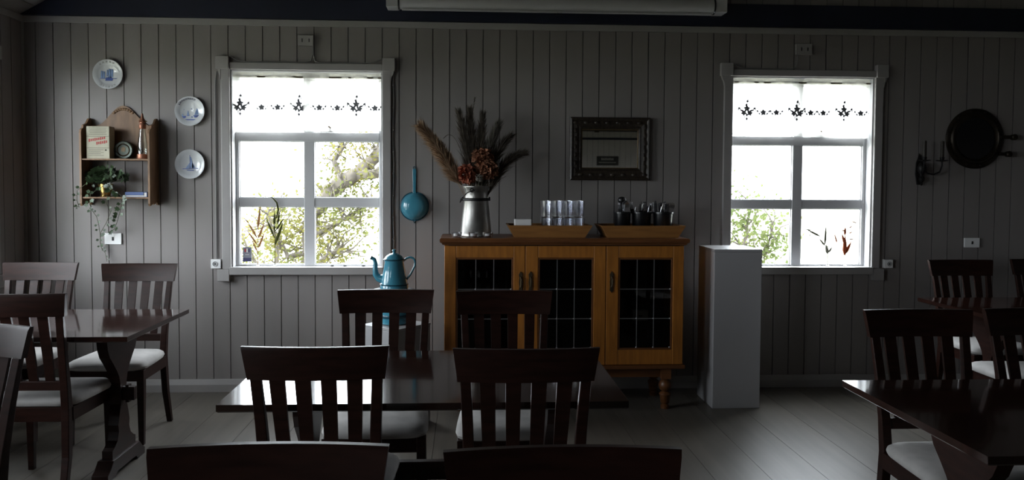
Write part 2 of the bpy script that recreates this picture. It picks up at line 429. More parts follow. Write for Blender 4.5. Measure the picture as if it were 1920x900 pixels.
# ------------------------------------------------------------------ curtains
def flower(mb, cx, cz, r, y, n=5, rot=0.):
    for k in range(n):
        a = rot+2*PI*k/n; p = []
        for t_, s_ in ((.0, 0), (.55, .39), (1.15, 0), (.55, -.39)):
            p.append((cx+r*(t_*math.cos(a)-s_*math.sin(a)), cz+r*(t_*math.sin(a)+s_*math.cos(a))))
        mb.prism(p, lambda q, w: (q, y, w), lambda q, w: (q, y-.0012, w))
def arc(mb, cx, cz, r, a0, a1, y, th=.3):
    n = 5; o = [(cx+r*math.cos(a0+(a1-a0)*k/n), cz+r*math.sin(a0+(a1-a0)*k/n)) for k in range(n+1)]
    i_ = [(cx+r*(1-th*math.sin(PI*k/n))*math.cos(a0+(a1-a0)*k/n), cz+r*(1-th*math.sin(PI*k/n))*math.sin(a0+(a1-a0)*k/n)) for k in range(1, n)]
    mb.prism(o+i_[::-1], lambda q, w: (q, y, w), lambda q, w: (q, y-.0012, w))
def curtain(x0, x1, ztop, zbot, seed, big, small, label, sag):
    rn = random.Random(seed); y0 = .032
    e = tag(empty('sheer_curtain', ((x0+x1)/2, y0, zbot)), label, 'curtain', 'sheer curtains at the windows')
    w2_ = (x1-x0)/2; nx, nz = 90, 16
    def yy(x, z): return .006*math.sin(x*23+seed)+.004*math.sin(x*51+1.7*seed)+.003*math.sin(x*90)
    hgt = ztop-zbot
    def zb(x): return .004*math.sin(x*9+seed)+sag*(x/w2_)
    def sheet(za, zb_, nm, mt, off=0.):
        m = MB(); vs = []; fs = []
        for k in range(nz+1):
            for i_ in range(nx+1):
                x = -w2_+2*w2_*i_/nx; z = za+(zb_-za)*k/nz
                vs.append((x, yy(x, z)+off, z+(1-z/hgt)*zb(x)))
        for k in range(nz):
            for i_ in range(nx):
                a = k*(nx+1)+i_; fs.append((a, a+1, a+nx+2, a+nx+1))
        m.add(vs, fs); return m.build(nm, mt, e, smooth=True)
    sheet(.0, hgt-.028, 'cloth', 'sheer_cloth'); sheet(.0, .020, 'hem', 'sheer_hem', -.003); sheet(hgt-.034, hgt+.022, 'rod_pocket', 'sheer_hem', -.004)
    MB().tube([(-w2_-.008, .004, hgt-.006), (w2_+.008, .004, hgt-.006)], .006, 8).build('rod', 'brass_dark', e, smooth=True)
    for x in big:
        m = MB(); y = yy(x-(x0+x1)/2, .1)-.006; cx = x-(x0+x1)/2; cz = hgt*.46
        flower(m, cx, cz+.016, .024, y, 5, .3); flower(m, cx-.022, cz-.014, .022, y, 5, .9); flower(m, cx+.022, cz-.016, .022, y, 5, .1); flower(m, cx, cz-.044, .024, y, 2, -PI/2); flower(m, cx, cz+.056, .025, y, 2, 1.3); flower(m, cx-.046, cz+.010, .022, y, 2, 2.4); flower(m, cx+.046, cz+.010, .022, y, 2, .7)
        for s in (-1, 1):
            arc(m, cx+s*.030, cz+.012, .022, PI/2-s*1.2, PI/2-s*2.4, y); arc(m, cx+s*.026, cz+.014, .040, -.6 if s > 0 else PI-.6, .6 if s > 0 else PI+.6, y, .2)
        arc(m, cx, cz+.055, .018, -1.2, 1.4, y); arc(m, cx, cz-.045, .018, 1.8, 4.2, y)
        m.build('embroidered_posy', 'thread', e)
    for x in small:
        m = MB(); cx = x-(x0+x1)/2; y = yy(cx, .1)-.006; cz = hgt*.435
        flower(m, cx, cz, .023, y, 5, .4)
        for s in (-1, 1):
            flower(m, cx+s*.036, cz, .020, y, 2, .9 if s > 0 else 2.2)
            m.prism([(cx+s*.058+.004*math.cos(k), cz+.004*math.sin(k)) for k in (0, 1.05, 2.1, 3.14, 4.2, 5.2)], lambda q, w: (q, y, w), lambda q, w: (q, y-.0012, w))
        m.build('embroidered_star', 'thread', e)
curtain(W1[0]+.014, W1[1]-.014, 2.232, 1.842, 3, (-1.595, -1.19, -.785), (-1.45, -1.335, -1.045, -.92, -.655), 'sheer white curtain with embroidered flowers in the window beside the blue plates', .006)
curtain(W2[0]+.014, W2[1]-.014, 2.236, 1.838, 8, (2.03, 2.405, 2.755), (2.155, 2.25, 2.505, 2.60, 2.88), 'sheer white curtain with embroidered flowers in the window above the tall white plinth', -.01)

# ------------------------------------------------------------------ chairs
def lerp(a, b, t): return a+(b-a)*t
def make_chair():
    """origin on the floor, sitter looks along +y; top of the back at y=-.305, z=.975"""
    e = empty('dining_chair')
    BOW = .030
    def back_y(z):      # recline of the back above the seat
        t = max(0., (z-.42)/.555); return -.205-.100*t**1.25
    def bow(x): return -BOW*(1-(x/.23)**2)*.8
    # top rail: flared, bowed board
    n = 10; rings = []
    for k in range(n+1):
        s = -1+2*k/n; xb, xt = s*.213, s*.2275
        yb = back_y(.868)+bow(xb); yt = back_y(.975)+bow(xt)
        rings.append([(xb, yb-.013, .868), (xb, yb+.013, .868), (lerp(xb, xt, .85), lerp(yb, yt, .85)+.013, .962), (xt, yt+.008, .975), (xt, yt-.008, .975), (lerp(xb, xt, .85), lerp(yb, yt, .85)-.013, .962)])
    MB().loft(rings).build('top_rail', 'mahogany', e, smooth=True)
    # rear legs running up into posts
    for s in (-1, 1):
        ring = []
        for z, y, x, w, d in ((0, -.275, .198, .030, .030), (.20, -.222, .196, .034, .038), (.42, -.205, .192, .036, .044), (.55, back_y(.55), .193, .036, .036), (.72, back_y(.72)+bow(.195)*.3, .198, .035, .028), (.87, back_y(.87)+bow(.2)*.6, .205, .034, .022)):
            c = s*(x-w/2)
            ring.append([(c-w/2, y-d/2, z), (c+w/2, y-d/2, z), (c+w/2, y+d/2, z), (c-w/2, y+d/2, z)])
        MB().loft(ring).build('rear_leg', 'mahogany', e, bevel=.003)
        fl_ = [[(s*.195-w/2, .188-w/2, z), (s*.195+w/2, .188-w/2, z), (s*.195+w/2, .188+w/2, z), (s*.195-w/2, .188+w/2, z)] for z, w in ((0, .028), (.30, .038), (.425, .040))]
        MB().loft(fl_).build('front_leg', 'mahogany', e, bevel=.003)
        MB().hexa([(s*.185-.011, -.19, .362), (s*.185+.011, -.19, .362), (s*.195+.011, .175, .362), (s*.195-.011, .175, .362), (s*.185-.011, -.19, .425), (s*.185+.011, -.19, .425), (s*.195+.011, .175, .425), (s*.195-.011, .175, .425)]).build('side_apron', 'mahogany', e)
    MB().box(-.178, .178, .178, .200, .362, .425).build('front_apron', 'mahogany', e)
    MB().box(-.170, .170, -.212, -.192, .362, .425).build('rear_apron', 'mahogany', e)
    zc = .535
    MB().box(-.162, .162, back_y(zc)-.011, back_y(zc)+.011, .512, .556).build('lower_rail', 'mahogany', e, bevel=.003)
    for k in range(4):
        sl = -1.5+k; ring = []
        for z, tb in ((.545, 0.), (.65, .3), (.76, .7), (.875, 1.)):
            x = sl*lerp(.0735, .0800, tb); w = lerp(.040, .048, tb); y = back_y(z)+bow(x)*tb
            ring.append([(x-w/2, y-.006, z), (x+w/2, y-.006, z), (x+w/2, y+.006, z), (x-w/2, y+.006, z)])
        MB().loft(ring).build('slat', 'mahogany', e)
    # cushion
    rings = []; N_ = 28
    for z, ins in ((.422, .022), (.430, .006), (.444, .000), (.458, .004), (.470, .020), (.478, .055), (.483, .110), (.485, .17)):
        rg = []
        for k in range(N_):
            a = 2*PI*k/N_; c, s = math.cos(a), math.sin(a); p = .32
            x = (abs(c)**p)*(1 if c > 0 else -1); y = (abs(s)**p)*(1 if s > 0 else -1)
            hw = lerp(.205, .228, (y+1)/2)-ins; hd = .216-ins
            rg.append((x*hw, .014+y*hd, z))
        rings.append(rg)
    MB().loft(rings).build('seat_cushion', 'seat_fabric', e, smooth=True)
    return e
CH0 = make_chair(); used = [False]
def chair(xr, yr, rz, label, group):
    """xr, yr: where the middle of the top rail is"""
    c = CH0 if not used[0] else copy_tree(CH0); used[0] = True
    d = Vector((0, .318)); d = Vector((d.x*math.cos(rz)-d.y*math.sin(rz), d.x*math.sin(rz)+d.y*math.cos(rz)))
    c.location = (xr+d.x, yr+d.y, 0); c.rotation_euler = (0, 0, rz)
    c.name = 'dining_chair'
    return tag(c, label, 'chair', group)
G0, G1, G2, G3, G4 = 'chairs in the nearest row', 'chairs at the middle table', 'chairs at the table below the wall shelf', 'chairs at the right front table', 'chairs at the right rear table'
chair(-.468, -3.285, 0, 'dark slatted dining chair on near side of middle table, in line with blue pot', G1)
chair(.185, -3.334, 0, 'dark slatted dining chair on near side of middle table, in front of the oak cabinet', G1)
chair(-.382, -1.936, PI, 'dark slatted dining chair directly in front of the blue coffee pot', G1)
chair(.177, -1.982, PI, 'dark slatted dining chair covering the left door of the oak cabinet', G1)
chair(-.376, -4.23, PI, 'nearest dark chair back at the bottom edge, left of the two', G0)
chair(.184, -4.27, PI, 'nearest dark chair back at the bottom edge, right of the two', G0)
chair(-2.02, -.67, PI, 'dark chair with pale seat against the wall under the light switch', G2)
chair(-2.646, -.603, PI, 'dark chair nearest the left corner of the room, behind the left table', G2)
chair(-2.035, -2.06, 0, 'dark chair pushed in on near side of the left table', G2)
chair(-1.725, -2.84, PI-.27, 'dark chair at far left edge with bluish sheen on its rail', G0)
chair(1.842, -2.587, PI, 'dark slatted chair behind the left corner of the right front table', G3)
chair(2.36, -2.566, PI, 'dark slatted chair at right edge behind the right front table', G3)
chair(3.389, -.405, PI, 'dark chair against the wall under the small white wall socket', G4)
chair(4.02, -.34, PI, 'dark chair at right edge against the wall below the porthole', G4)
chair(3.43, -1.50, PI/2, 'pale seated chair standing sideways at the right edge, beside the right rear table', G4)

# ------------------------------------------------------------------ tables
def make_table():
    """origin on the floor under the middle; 1.35 x .84, long side along x"""
    e = empty('dining_table'); hx, hy = .675, .42
    rg = [[(-hx+i_, -hy+i_, z), (hx-i_, -hy+i_, z), (hx-i_, hy-i_, z), (-hx+i_, hy-i_, z)] for z, i_ in ((.733, .006), (.738, .0), (.750, .0), (.760, .0))]
    MB().loft(rg).build('table_top', 'mahogany_top', e)
    half = [(.0, .60), (.215, .733), (.215, .708), (.205, .692), (.185, .688), (.178, .650), (.155, .605), (.115, .565), (.078, .525), (.052, .490), (.038, .450), (.034, .40), (.036, .34), (.055, .285), (.068, .24), (.062, .205), (.080, .165), (.115, .14), (.14, .13)]
    prof = [(y, z) for y, z in half[1:]]
    outl = prof+[(.14, .085), (-.14, .085)]+[(-y, z) for y, z in prof[::-1]]
    for s in (-1, 1):
        lg = MB().prism(outl, lambda p, q: (s*.455-.026, p, q), lambda p, q: (s*.455+.026, p, q)).build('trestle', 'mahogany', e)
        fo = [(-.23, 0), (-.14, 0), (-.11, .022), (.11, .022), (.14, 0), (.23, 0), (.23, .035), (.195, .055), (.16, .088), (-.16, .088), (-.195, .055), (-.23, .035)]
        MB().prism(fo, lambda p, q: (s*.455-.040, p, q), lambda p, q: (s*.455+.040, p, q)).build('foot', 'mahogany', e, bevel=.003)
        MB().box(s*.455-.03, s*.455+.03, -.30, .30, .712, .7335).build('cleat', 'mahogany', e)
        MB().box(s*.505-.008, s*.505+.008, -.018, .018, .345, .435).build('wedge', 'mahogany', e)
    MB().box(-.54, .54, -.018, .018, .355, .425).build('stretcher', 'mahogany', e, bevel=.003)
    return e
T0 = make_table()
def table(x, y, label, first=False):
    t = T0 if first else copy_tree(T0)
    t.location = (x, y, 0); t.name = 'dining_table'; return tag(t, label, 'table', 'dark trestle tables')
table(-.135, -2.735, 'dark polished trestle table in the middle mirroring the bright window', True)
table(-1.575-.675, -1.545, 'dark polished trestle table at left below the wall shelf')
table(1.39+.675, -3.318, 'dark polished table at lower right with its pointed corner towards the plinth')
table(2.915+.675, -1.15, 'dark table at right edge under the candle sconce')

# ------------------------------------------------------------------ oak cabinet
cb = tag(empty('display_cabinet', (.6375, -.35, 0)), 'oak cabinet with three leaded glass doors on turned legs', 'cabinet')
def cbx(nm, m, x0, x1, y0, y1, z0, z1, bevel=.0, par=None): return MB().box(x0-.6375, x1-.6375, y0+.35, y1+.35, z0, z1).build(nm, m, par or cb, bevel=bevel)
CF, CBK = -.560, -.130
tp = [(0, 1.085), (.012, 1.088), (.016, 1.098), (.028, 1.104), (.030, 1.122), (.024, 1.130)]
rg = [[(-.145-o-.6375, CF-.02-o+.35, z), (1.42+o-.6375, CF-.02-o+.35, z), (1.42+o-.6375, CBK+.35, z), (-.145-o-.6375, CBK+.35, z)] for o, z in tp]
MB().loft(rg).build('top', 'oak_dark', cb)
cbx('side_panel', 'oak', -.145, -.120, CF, CBK, .295, 1.085); cbx('side_panel', 'oak', 1.395, 1.42, CF, CBK, .295, 1.085)
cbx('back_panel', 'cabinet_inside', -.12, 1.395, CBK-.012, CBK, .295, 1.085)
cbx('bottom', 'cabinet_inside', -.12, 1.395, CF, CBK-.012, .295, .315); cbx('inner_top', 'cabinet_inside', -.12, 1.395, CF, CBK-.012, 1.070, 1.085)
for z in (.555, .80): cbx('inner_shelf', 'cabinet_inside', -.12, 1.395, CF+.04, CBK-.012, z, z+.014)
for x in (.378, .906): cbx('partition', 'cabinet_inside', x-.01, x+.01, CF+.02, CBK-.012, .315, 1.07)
cbx('bottom_moulding', 'oak_dark', -.16, 1.435, CF-.035, CBK, .272, .297, .006)
cbx('base_apron', 'oak_dark', -.03, 1.30, CF+.035, CF+.055, .205, .272); cbx('base_apron', 'oak_dark', -.03, 1.30, CBK-.06, CBK-.04, .205, .272)
for x in (-.04, 1.315):
    for y in (CF+.02, CBK-.07):
        MB().box(x-.032, x+.032, y-.032, y+.032, .200, .274).lathe([(.026, .205), (.020, .196), (.036, .180), (.044, .155), (.036, .128), (.020, .115), (.036, .104), (.040, .096), (.034, .080), (.030, .040), (.020, .030), (.030, .018), (.028, .0)], 16, (x, y, 0)).build('turned_leg', 'oak_dark', cb, smooth=True, loc=(-.6375, .35, 0))
def handle(par, x):
    MB().prism([(x-.012, .790), (x, .775), (x+.012, .790), (x+.009, .815), (x+.012, .845), (x+.009, .870), (x+.013, .895), (x, .915), (x-.013, .895), (x-.009, .870), (x-.012, .845), (x-.009, .815)], lambda p, q: (p, CF-.026, q), lambda p, q: (p, CF-.020, q)).build('handle', 'brass_dark', par, loc=(-.6375, .35, 0))
    MB().tube([(x, CF-.027, .88), (x+.002, CF-.042, .868), (x+.002, CF-.044, .830), (x, CF-.036, .815)], [.004, .004, .005, .007], 8).build('drop_pull', 'brass_dark', par, smooth=True, loc=(-.6375, .35, 0))
for d0, d1, g0, g1, hx_ in ((-.145, .377, -.070, .302, (.348,)), (.379, .905, .461, .825, (.412,)), (.907, 1.42, .988, 1.348, (.942,))):
    dr = empty('door', (0, 0, 0), 0, cb); za, zb_ = .300, 1.080; ga, gb = .398, 1.003
    y0, y1 = CF-.020, CF
    cbx('stile', 'oak', d0+.001, g0, y0, y1, za, zb_, .003, dr); cbx('stile', 'oak', g1, d1-.001, y0, y1, za, zb_, .003, dr)
    cbx('rail', 'oak', g0, g1, y0+.001, y1, gb, zb_, .003, dr); cbx('rail', 'oak', g0, g1, y0+.001, y1, za, ga, .003, dr)
    for q in ((g0, g0+.012, ga, gb), (g1-.012, g1, ga, gb), (g0+.012, g1-.012, ga, ga+.012), (g0+.012, g1-.012, gb-.012, gb)):
        cbx('bead', 'oak_dark', q[0], q[1], y0+.004, y1, q[2], q[3], .002, dr)
    ga += .012; gb -= .012; g0 += .012; g1 -= .012
    for a in range(3):
        for b in range(3):
            xa, xb = lerp(g0, g1, a/3)+.001, lerp(g0, g1, (a+1)/3)-.001; z0, z1 = lerp(ga, gb, b/3)+.001, lerp(ga, gb, (b+1)/3)-.001
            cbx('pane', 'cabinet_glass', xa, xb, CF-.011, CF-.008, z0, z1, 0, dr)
    for a in (1, 2):
        x = lerp(g0, g1, a/3); cbx('lead_came', 'lead', x-.0022, x+.0022, CF-.0135, CF-.006, ga, gb, 0, dr)
        z = lerp(ga, gb, a/3); cbx('lead_came', 'lead', g0, g1, CF-.0135, CF-.006, z-.0022, z+.0022, 0, dr)
    for a in (1, 2, 3):
        for b in (0, 1, 2):
            MB().sphere((lerp(g0, g1, a/3)-.6375-(.003 if a == 3 else 0), CF-.013+.35, lerp(ga, gb, b/3)+(.003 if b == 0 else 0)), .0065, 8, 6, (1, .5, 1)).build('solder_joint', 'lead', dr, smooth=True)
    for x in hx_: handle(dr, x)
# things kept in the cabinet
def wine_glass(x, y, z, label):
    o = MB().lathe([(.030, 0), (.028, .004), (.006, .010), (.004, .070), (.012, .085), (.034, .110), (.040, .145), (.033, .180), (.031, .178), (.037, .145), (.031, .113), (.001, .090)], 14, cap=True).build('wine_glass', 'tumbler_glass', smooth=True, loc=(x, y, z))
    tag(o, label, 'glass', 'stemmed glasses inside the cabinet')
for x, y, w_ in ((.66, -.44, 'front left'), (.74, -.46, 'front right'), (.70, -.34, 'rear left'), (.78, -.36, 'rear right')): wine_glass(x, y, .315, w_+' stemmed glass at the bottom behind the middle leaded cabinet door')
for k in range(5):
    o = MB().lathe([(.045, 0), (.060, .003), (.098, .014), (.098, .017), (.058, .007), (.0005, .006)], 24).build('stored_plate', 'porcelain', smooth=True, loc=(.13, -.36, .569+k*.013))
    tag(o, ('lowest', 'second lowest', 'middle', 'second highest', 'topmost')[k]+' plate in the short stack behind the left leaded cabinet door', 'plate', 'plates stacked inside the cabinet')
tm = tag(empty('small_box', (1.165, -.42, .569)), 'small cream box with a dark dial behind the right leaded door', 'box')  # pale block with a small dark mark, standing on the inner shelf
MB().box(-.052, .052, -.03, .03, 0, .068).build('case', 'white_plastic', tm, bevel=.004)
MB().box(-.012, .012, -.034, -.029, .028, .036).build('mark', 'ink_black', tm)

# ------------------------------------------------------------------ milk can with dried flowers
CX, CY, CZ = .061, -.345, 1.130
mc = tag(empty('milk_can', (CX, CY, CZ)), 'dull metal milk can full of dried flowers on the oak cabinet', 'milk can')
MB().lathe([(.095, 0), (.108, .003), (.108, .018), (.105, .022), (.083, .232), (.086, .240), (.086, .250), (.078, .256), (.076, .285), (.083, .315), (.091, .328), (.091, .334), (.086, .334), (.078, .314), (.071, .285), (.071, .20)], 36, cap=True).build('body', 'milk_can', mc, smooth=True)
MB().lathe([(.085, .236), (.090, .240), (.090, .250), (.085, .254)], 36, cap=False).build('neck_band', 'iron', mc, smooth=True)
for s in (-1, 1): MB().box(s*.089-.006, s*.089+.006, -.010, .010, .236, .262).build('handle_lug', 'iron', mc, bevel=.002)
MB().tube([(-.094, 0, .248), (-.108, -.015, .225), (-.100, -.055, .255), (-.060, -.092, .290), (-.030, -.097, .305), (-.010, -.097, .308)], .0035, 8).build('wire_handle', 'iron', mc, smooth=True)
MB().tube([(-.030+.012*math.cos(a), -.100, .308+.012*math.sin(a)) for a in [k*PI/4 for k in range(8)]]+[(-.018, -.1, .308)], .004, 6).build('handle_loop', 'iron', mc, smooth=True)
def bez(p0, p1, p2, n=14):
    return [tuple((1-t)**2*a+2*t*(1-t)*b+t*t*c for a, b, c in zip(p0, p1, p2)) for t in [k/n for k in range(n+1)]]
GD_ = 'dried stems in the milk can'
def plume(nm, m, tip, mid, start, length, spread, n, label, seed, droop=.2, w=.0012, bare=False):
    fan = nm == 'feather_grass'
    if fan: start = .25; length = .26; spread = .52; n = int(n*1.3); w = .0015
    elif nm == 'pampas_plume': length *= 1.5; spread = .85; n = int(n*1.7); w = .0016
    rn = random.Random(seed); base = Vector((CX, CY, CZ+.30)); base.x += rn.uniform(-.03, .03)
    pts = [Vector(p) for p in bez((CX+rn.uniform(-.02, .02), CY+rn.uniform(-.02, .02), CZ+.05), mid, tip, 24)]
    e = tag(empty(nm, (CX, CY, CZ+.05)), label, 'dried flower', GD_); off = Vector((CX, CY, CZ+.05))
    MB().tube([p-off for p in pts], [.0028*(1-.7*k/24) for k in range(25)], 6).build('stem', m, e, smooth=True)
    mb = MB()
    for _ in range(n):
        u = start+(1-start)*(rn.random()**.7 if fan else rn.random()**.9); f = u*24; k = min(int(f), 23); p = pts[k].lerp(pts[k+1], f-k); t = (pts[k+1]-pts[k]).normalized()
        side = Vector((rn.gauss(0, 1), rn.gauss(0, 1), rn.gauss(0, 1))); side = (side-t*side.dot(t)).normalized()
        d = (t*rn.uniform(.9, 1.5)+side*spread).normalized(); L_ = length*rn.uniform(.5, 1.)*((1.-.75*u) if fan else (1.-.45*abs(u-.45)))
        q1 = p+d*L_*.5; q2 = p+d*L_+Vector((0, 0, -droop*L_*rn.random()))
        q1.y = min(q1.y, -.018); q2.y = min(q2.y, -.018)
        wv = d.cross(Vector((rn.gauss(0, 1), rn.gauss(0, 1), rn.gauss(0, 1)))).normalized()*w
        mb.add([p-wv-off, p+wv-off, q1+wv-off, q1-wv-off, q2-off], [(0, 1, 2, 3), (3, 2, 4)])
    o = mb.build('plume', m, e); o['kind'] = 'stuff'
plume('pampas_plume', 'pampas_beige', (-.300, -.40, 1.850), (-.08, -.40, 1.58), .40, .085, .45, 1500, 'beige pampas plume leaning far left out of the milk can', 1)
plume('pampas_plume', 'pampas_beige', (-.215, -.37, 1.760), (-.05, -.40, 1.56), .42, .08, .45, 900, 'shorter tan pampas plume just right of the beige leaning one', 2)
plume('feather_grass', 'pampas_brown', (-.055, -.28, 1.955), (.02, -.33, 1.66), .36, .10, .20, 900, 'brown feathery stem rising left of the middle of the milk can', 3, 0)
plume('feather_grass', 'pampas_brown', (.015, -.26, 1.975), (.045, -.33, 1.66), .36, .10, .22, 1100, 'brown feathery stem straight above the milk can', 4, 0)
plume('feather_grass', 'pampas_brown', (.105, -.26, 1.940), (.075, -.33, 1.66), .36, .10, .22, 900, 'brown feathery stem right of the middle of the milk can', 5, 0)
plume('feather_grass', 'pampas_grey', (.215, -.25, 1.885), (.11, -.33, 1.66), .40, .10, .25, 900, 'pale grey plume slanting to upper right', 6, 0)
plume('feather_grass', 'pampas_brown', (.290, -.24, 1.800), (.14, -.33, 1.66), .42, .10, .32, 700, 'brown plume slanting right between the pale plume and the low one', 7, 0)
plume('feather_grass', 'pampas_brown', (.385, -.27, 1.690), (.17, -.34, 1.64), .45, .10, .30, 900, 'low dark plume reaching farthest right', 8, .2)
plume('thin_stalk', 'pampas_brown', (.050, -.28, 2.060), (-.005, -.33, 1.72), .80, .035, .5, 60, 'thin curved stalk sticking up highest above the milk can', 9)
plume('curled_grass', 'pampas_brown', (-.155, -.36, 1.785), (-.04, -.36, 1.92), .75, .02, .2, 90, 'dark blade curling over above the beige plume', 10)
def petals(nm, m, cx, cy, cz, r, n, label, seed, size, sq=(1, 1, 1)):
    rn = random.Random(seed); e = tag(empty(nm, (CX, CY, CZ+.05)), label, 'dried flower', GD_); off = Vector((CX, CY, CZ+.05))
    MB().tube([Vector(p)-off for p in bez((CX+.01, CY, CZ+.05), (CX, CY, CZ+.3), (cx, cy, cz), 8)], .003, 6).build('stem', 'grey_stem', e)
    mb = MB()
    for _ in range(n):
        d = Vector((rn.gauss(0, 1), rn.gauss(0, 1), rn.gauss(0, 1))).normalized(); r_ = r*rn.uniform(.55, 1.15); p = Vector((cx+d.x*r_*sq[0], cy+d.y*r_*sq[1], cz+d.z*r_*sq[2]))
        u = d.cross(Vector((rn.gauss(0, 1), rn.gauss(0, 1), 1))).normalized(); v = d.cross(u); s = size*rn.uniform(.7, 1.2)
        a = p-off
        mb.add([a-d*s*.3, a+u*s*.5+d*s*.25, a+v*s*.55+d*s*.5, a-u*s*.5+d*s*.2, a+d*s*.05-v*s*.4], [(0, 1, 2), (0, 2, 3), (0, 3, 4), (0, 4, 1)])
    o = mb.build('petals', m, e); o['kind'] = 'stuff'
petals('dried_hydrangea', 'hydrangea', .105, -.40, 1.655, .062, 170, 'round rust coloured dried hydrangea head above the rim of the milk can', 21, .034)
petals('dried_hydrangea', 'hydrangea', .135, -.41, 1.575, .058, 150, 'brown orange hydrangea head low at the right of the can rim', 22, .034)
petals('dried_hydrangea', 'rust_leaf', -.005, -.43, 1.545, .048, 120, 'reddish papery flower cluster low at the left of the can rim', 23, .036, (1, .8, 1.1))
petals('dried_thistle', 'thistle', .080, -.455, 1.520, .022, 90, 'small pale round thistle head right at the can rim', 24, .012)

# ------------------------------------------------------------------ things standing on the cabinet
for x, lb in ((-.066, 'clear tealight holder at the left front corner of the cabinet top'), (.044, 'clear tealight holder in front of the middle of the milk can'), (.136, 'clear tealight holder at right in front of the milk can')):
    e = tag(empty('tealight_holder', (x, -.515, 1.130)), lb, 'candle holder', 'tealight holders on the cabinet')
    MB().lathe([(.026, 0), (.030, .004), (.034, .034), (.031, .034), (.027, .010), (.0005, .009)], 10).build('cup', 'tumbler_glass', e)
    MB().lathe([(.020, .011), (.021, .025), (.0185, .025), (.0005, .022)], 14).build('candle', 'wax', e, smooth=True)
    MB().tube([(0, 0, .020), (.001, 0, .031)], .0012, 5).build('wick', 'ink_black', e)
def tray(x0, x1, inset, yf, yb, label):
    z0, z1 = 1.130, 1.210; cx, cy = (x0+x1)/2, (yf+yb)/2; hw, hd = (x1-x0)/2, (yb-yf)/2; t = .013
    e = tag(empty('wooden_tray', (cx, cy, z0)), label, 'tray', 'wooden trays on the cabinet'); H_ = z1-z0; fi = .022
    MB().box(-hw+inset, hw-inset, -hd+fi, hd-fi, 0, .012).build('base', 'tray_wood', e)
    for s in (-1, 1):
        MB().hexa([(-hw+inset, s*(hd-fi), 0), (hw-inset, s*(hd-fi), 0), (hw-inset, s*(hd-fi-t), 0), (-hw+inset, s*(hd-fi-t), 0), (-hw, s*hd, H_), (hw, s*hd, H_), (hw, s*(hd-t), H_), (-hw, s*(hd-t), H_)]).build('long_side', 'tray_wood', e)
        MB().hexa([(s*(hw-inset), -hd+fi+t, 0), (s*(hw-inset), hd-fi-t, 0), (s*(hw-inset-t), hd-fi-t, 0), (s*(hw-inset-t), -hd+fi+t, 0), (s*hw, -hd+t, H_), (s*hw, hd-t, H_), (s*(hw-t), hd-t, H_), (s*(hw-t), -hd+t, H_)]).build('short_side', 'tray_wood', e)
tray(.266, .822, .046, -.535, -.225, 'wooden tray holding drinking glasses on the oak cabinet')
tray(.880, 1.442, .046, -.535, -.225, 'wooden tray holding black cutlery cups on the oak cabinet')
o = MB().box(-.056, .056, -.05, .05, 0, .104).build('napkin_stack', 'paper_white', bevel=.004, loc=(.372, -.40, 1.1425)); tag(o, 'block of white napkins in the tray beside the glasses', 'napkins')
# tumblers, two layers
gm = MB().lathe([(.022, 0), (.028, .003), (.030, .012), (.0285, .022), (.031, .034), (.0295, .046), (.032, .058), (.033, .075), (.0345, .112), (.0330, .113), (.0310, .075), (.0295, .058), (.027, .030), (.022, .016), (.0005, .015)], 18).build('tumbler', 'tumbler_glass', smooth=True)
first = True; rown = ['front', 'middle', 'back']
for layer in (0, 1):
    for r in range(3):
        for c in range(4):
            o = gm if first else gm.copy()
            if not first: col.objects.link(o)
            first = False; o.location = (.528+c*.0725, -.46+r*.0735, 1.1425+layer*.1145); o.rotation_euler = (0, 0, random.random()*3)
            tag(o, '%s glass tumbler of the %s row on the tray, %s from the left' % (('lower', 'upper')[layer], rown[r], ('first', 'second', 'third', 'fourth')[c]), 'glass', 'tumblers stacked on the tray')
# cutlery cups
def cup(x, y, r, h, lb):
    o = MB().lathe([(r*.80, 0), (r*.84, .003), (r*.97, h-.012), (r*1.05, h-.010), (r*1.05, h), (r*.94, h), (r*.80, .008), (.0005, .006)], 28).build('cutlery_cup', 'black_plastic', smooth=True, loc=(x, y, 1.1425)); tag(o, lb, 'cutlery cup', 'black cutlery cups')
cups = ((1.043, -.40, .058), (1.175, -.39, .068), (1.319, -.40, .068))
for (x, y, r), w in zip(cups, ('left', 'middle', 'right')): cup(x, y, r, .155, 'black plastic cutlery cup on the %s of the wooden tray' % w)
def cutlery(kind, x, y, tilt, az, label, zbase=1.153, m='steel', scale=1.):
    """handle down, head up; built along z"""
    mb = MB()
    if kind == 'knife':
        mb.loft([[(-w, -.0015, z), (w, -.0015, z), (w, .0015, z), (-w, .0015, z)] for z, w in ((0, .009), (.09, .006), (.10, .005), (.11, .010), (.19, .011), (.21, .003))])
    elif kind == 'fork':
        mb.loft([[(-w, -.0015+o_, z), (w, -.0015+o_, z), (w, .0015+o_, z), (-w, .0015+o_, z)] for z, w, o_ in ((0, .009, 0), (.08, .005, 0), (.12, .004, 0), (.14, .011, .002), (.155, .012, .004))])
        for k in range(4):
            xx = -.0095+k*.0063
            mb.loft([[(xx-w, .0025+o_, z), (xx+w, .0025+o_, z), (xx+w, .005+o_, z), (xx-w, .005+o_, z)] for z, w, o_ in ((.153, .0019, 0), (.18, .0016, 0), (.20, .0008, -.003))])
    else:
        mb.loft([[(-w, -.0015+o_, z), (w, -.0015+o_, z), (w, .0015+o_, z), (-w, .0015+o_, z)] for z, w, o_ in ((0, .009, 0), (.08, .005, 0), (.13, .004, 0), (.145, .012, .002), (.165, .020, .005), (.185, .019, .004), (.20, .007, 0))])
    o = mb.build(kind if kind != 'spoon' else 'spoon', m, loc=(x, y, zbase), bevel=0)
    o.rotation_euler = (tilt*math.cos(az), tilt*math.sin(az), az*1.3); o.scale = (scale,)*3
    tag(o, label, 'cutlery', 'cutlery standing in the black cups'); return o
rc = random.Random(5)
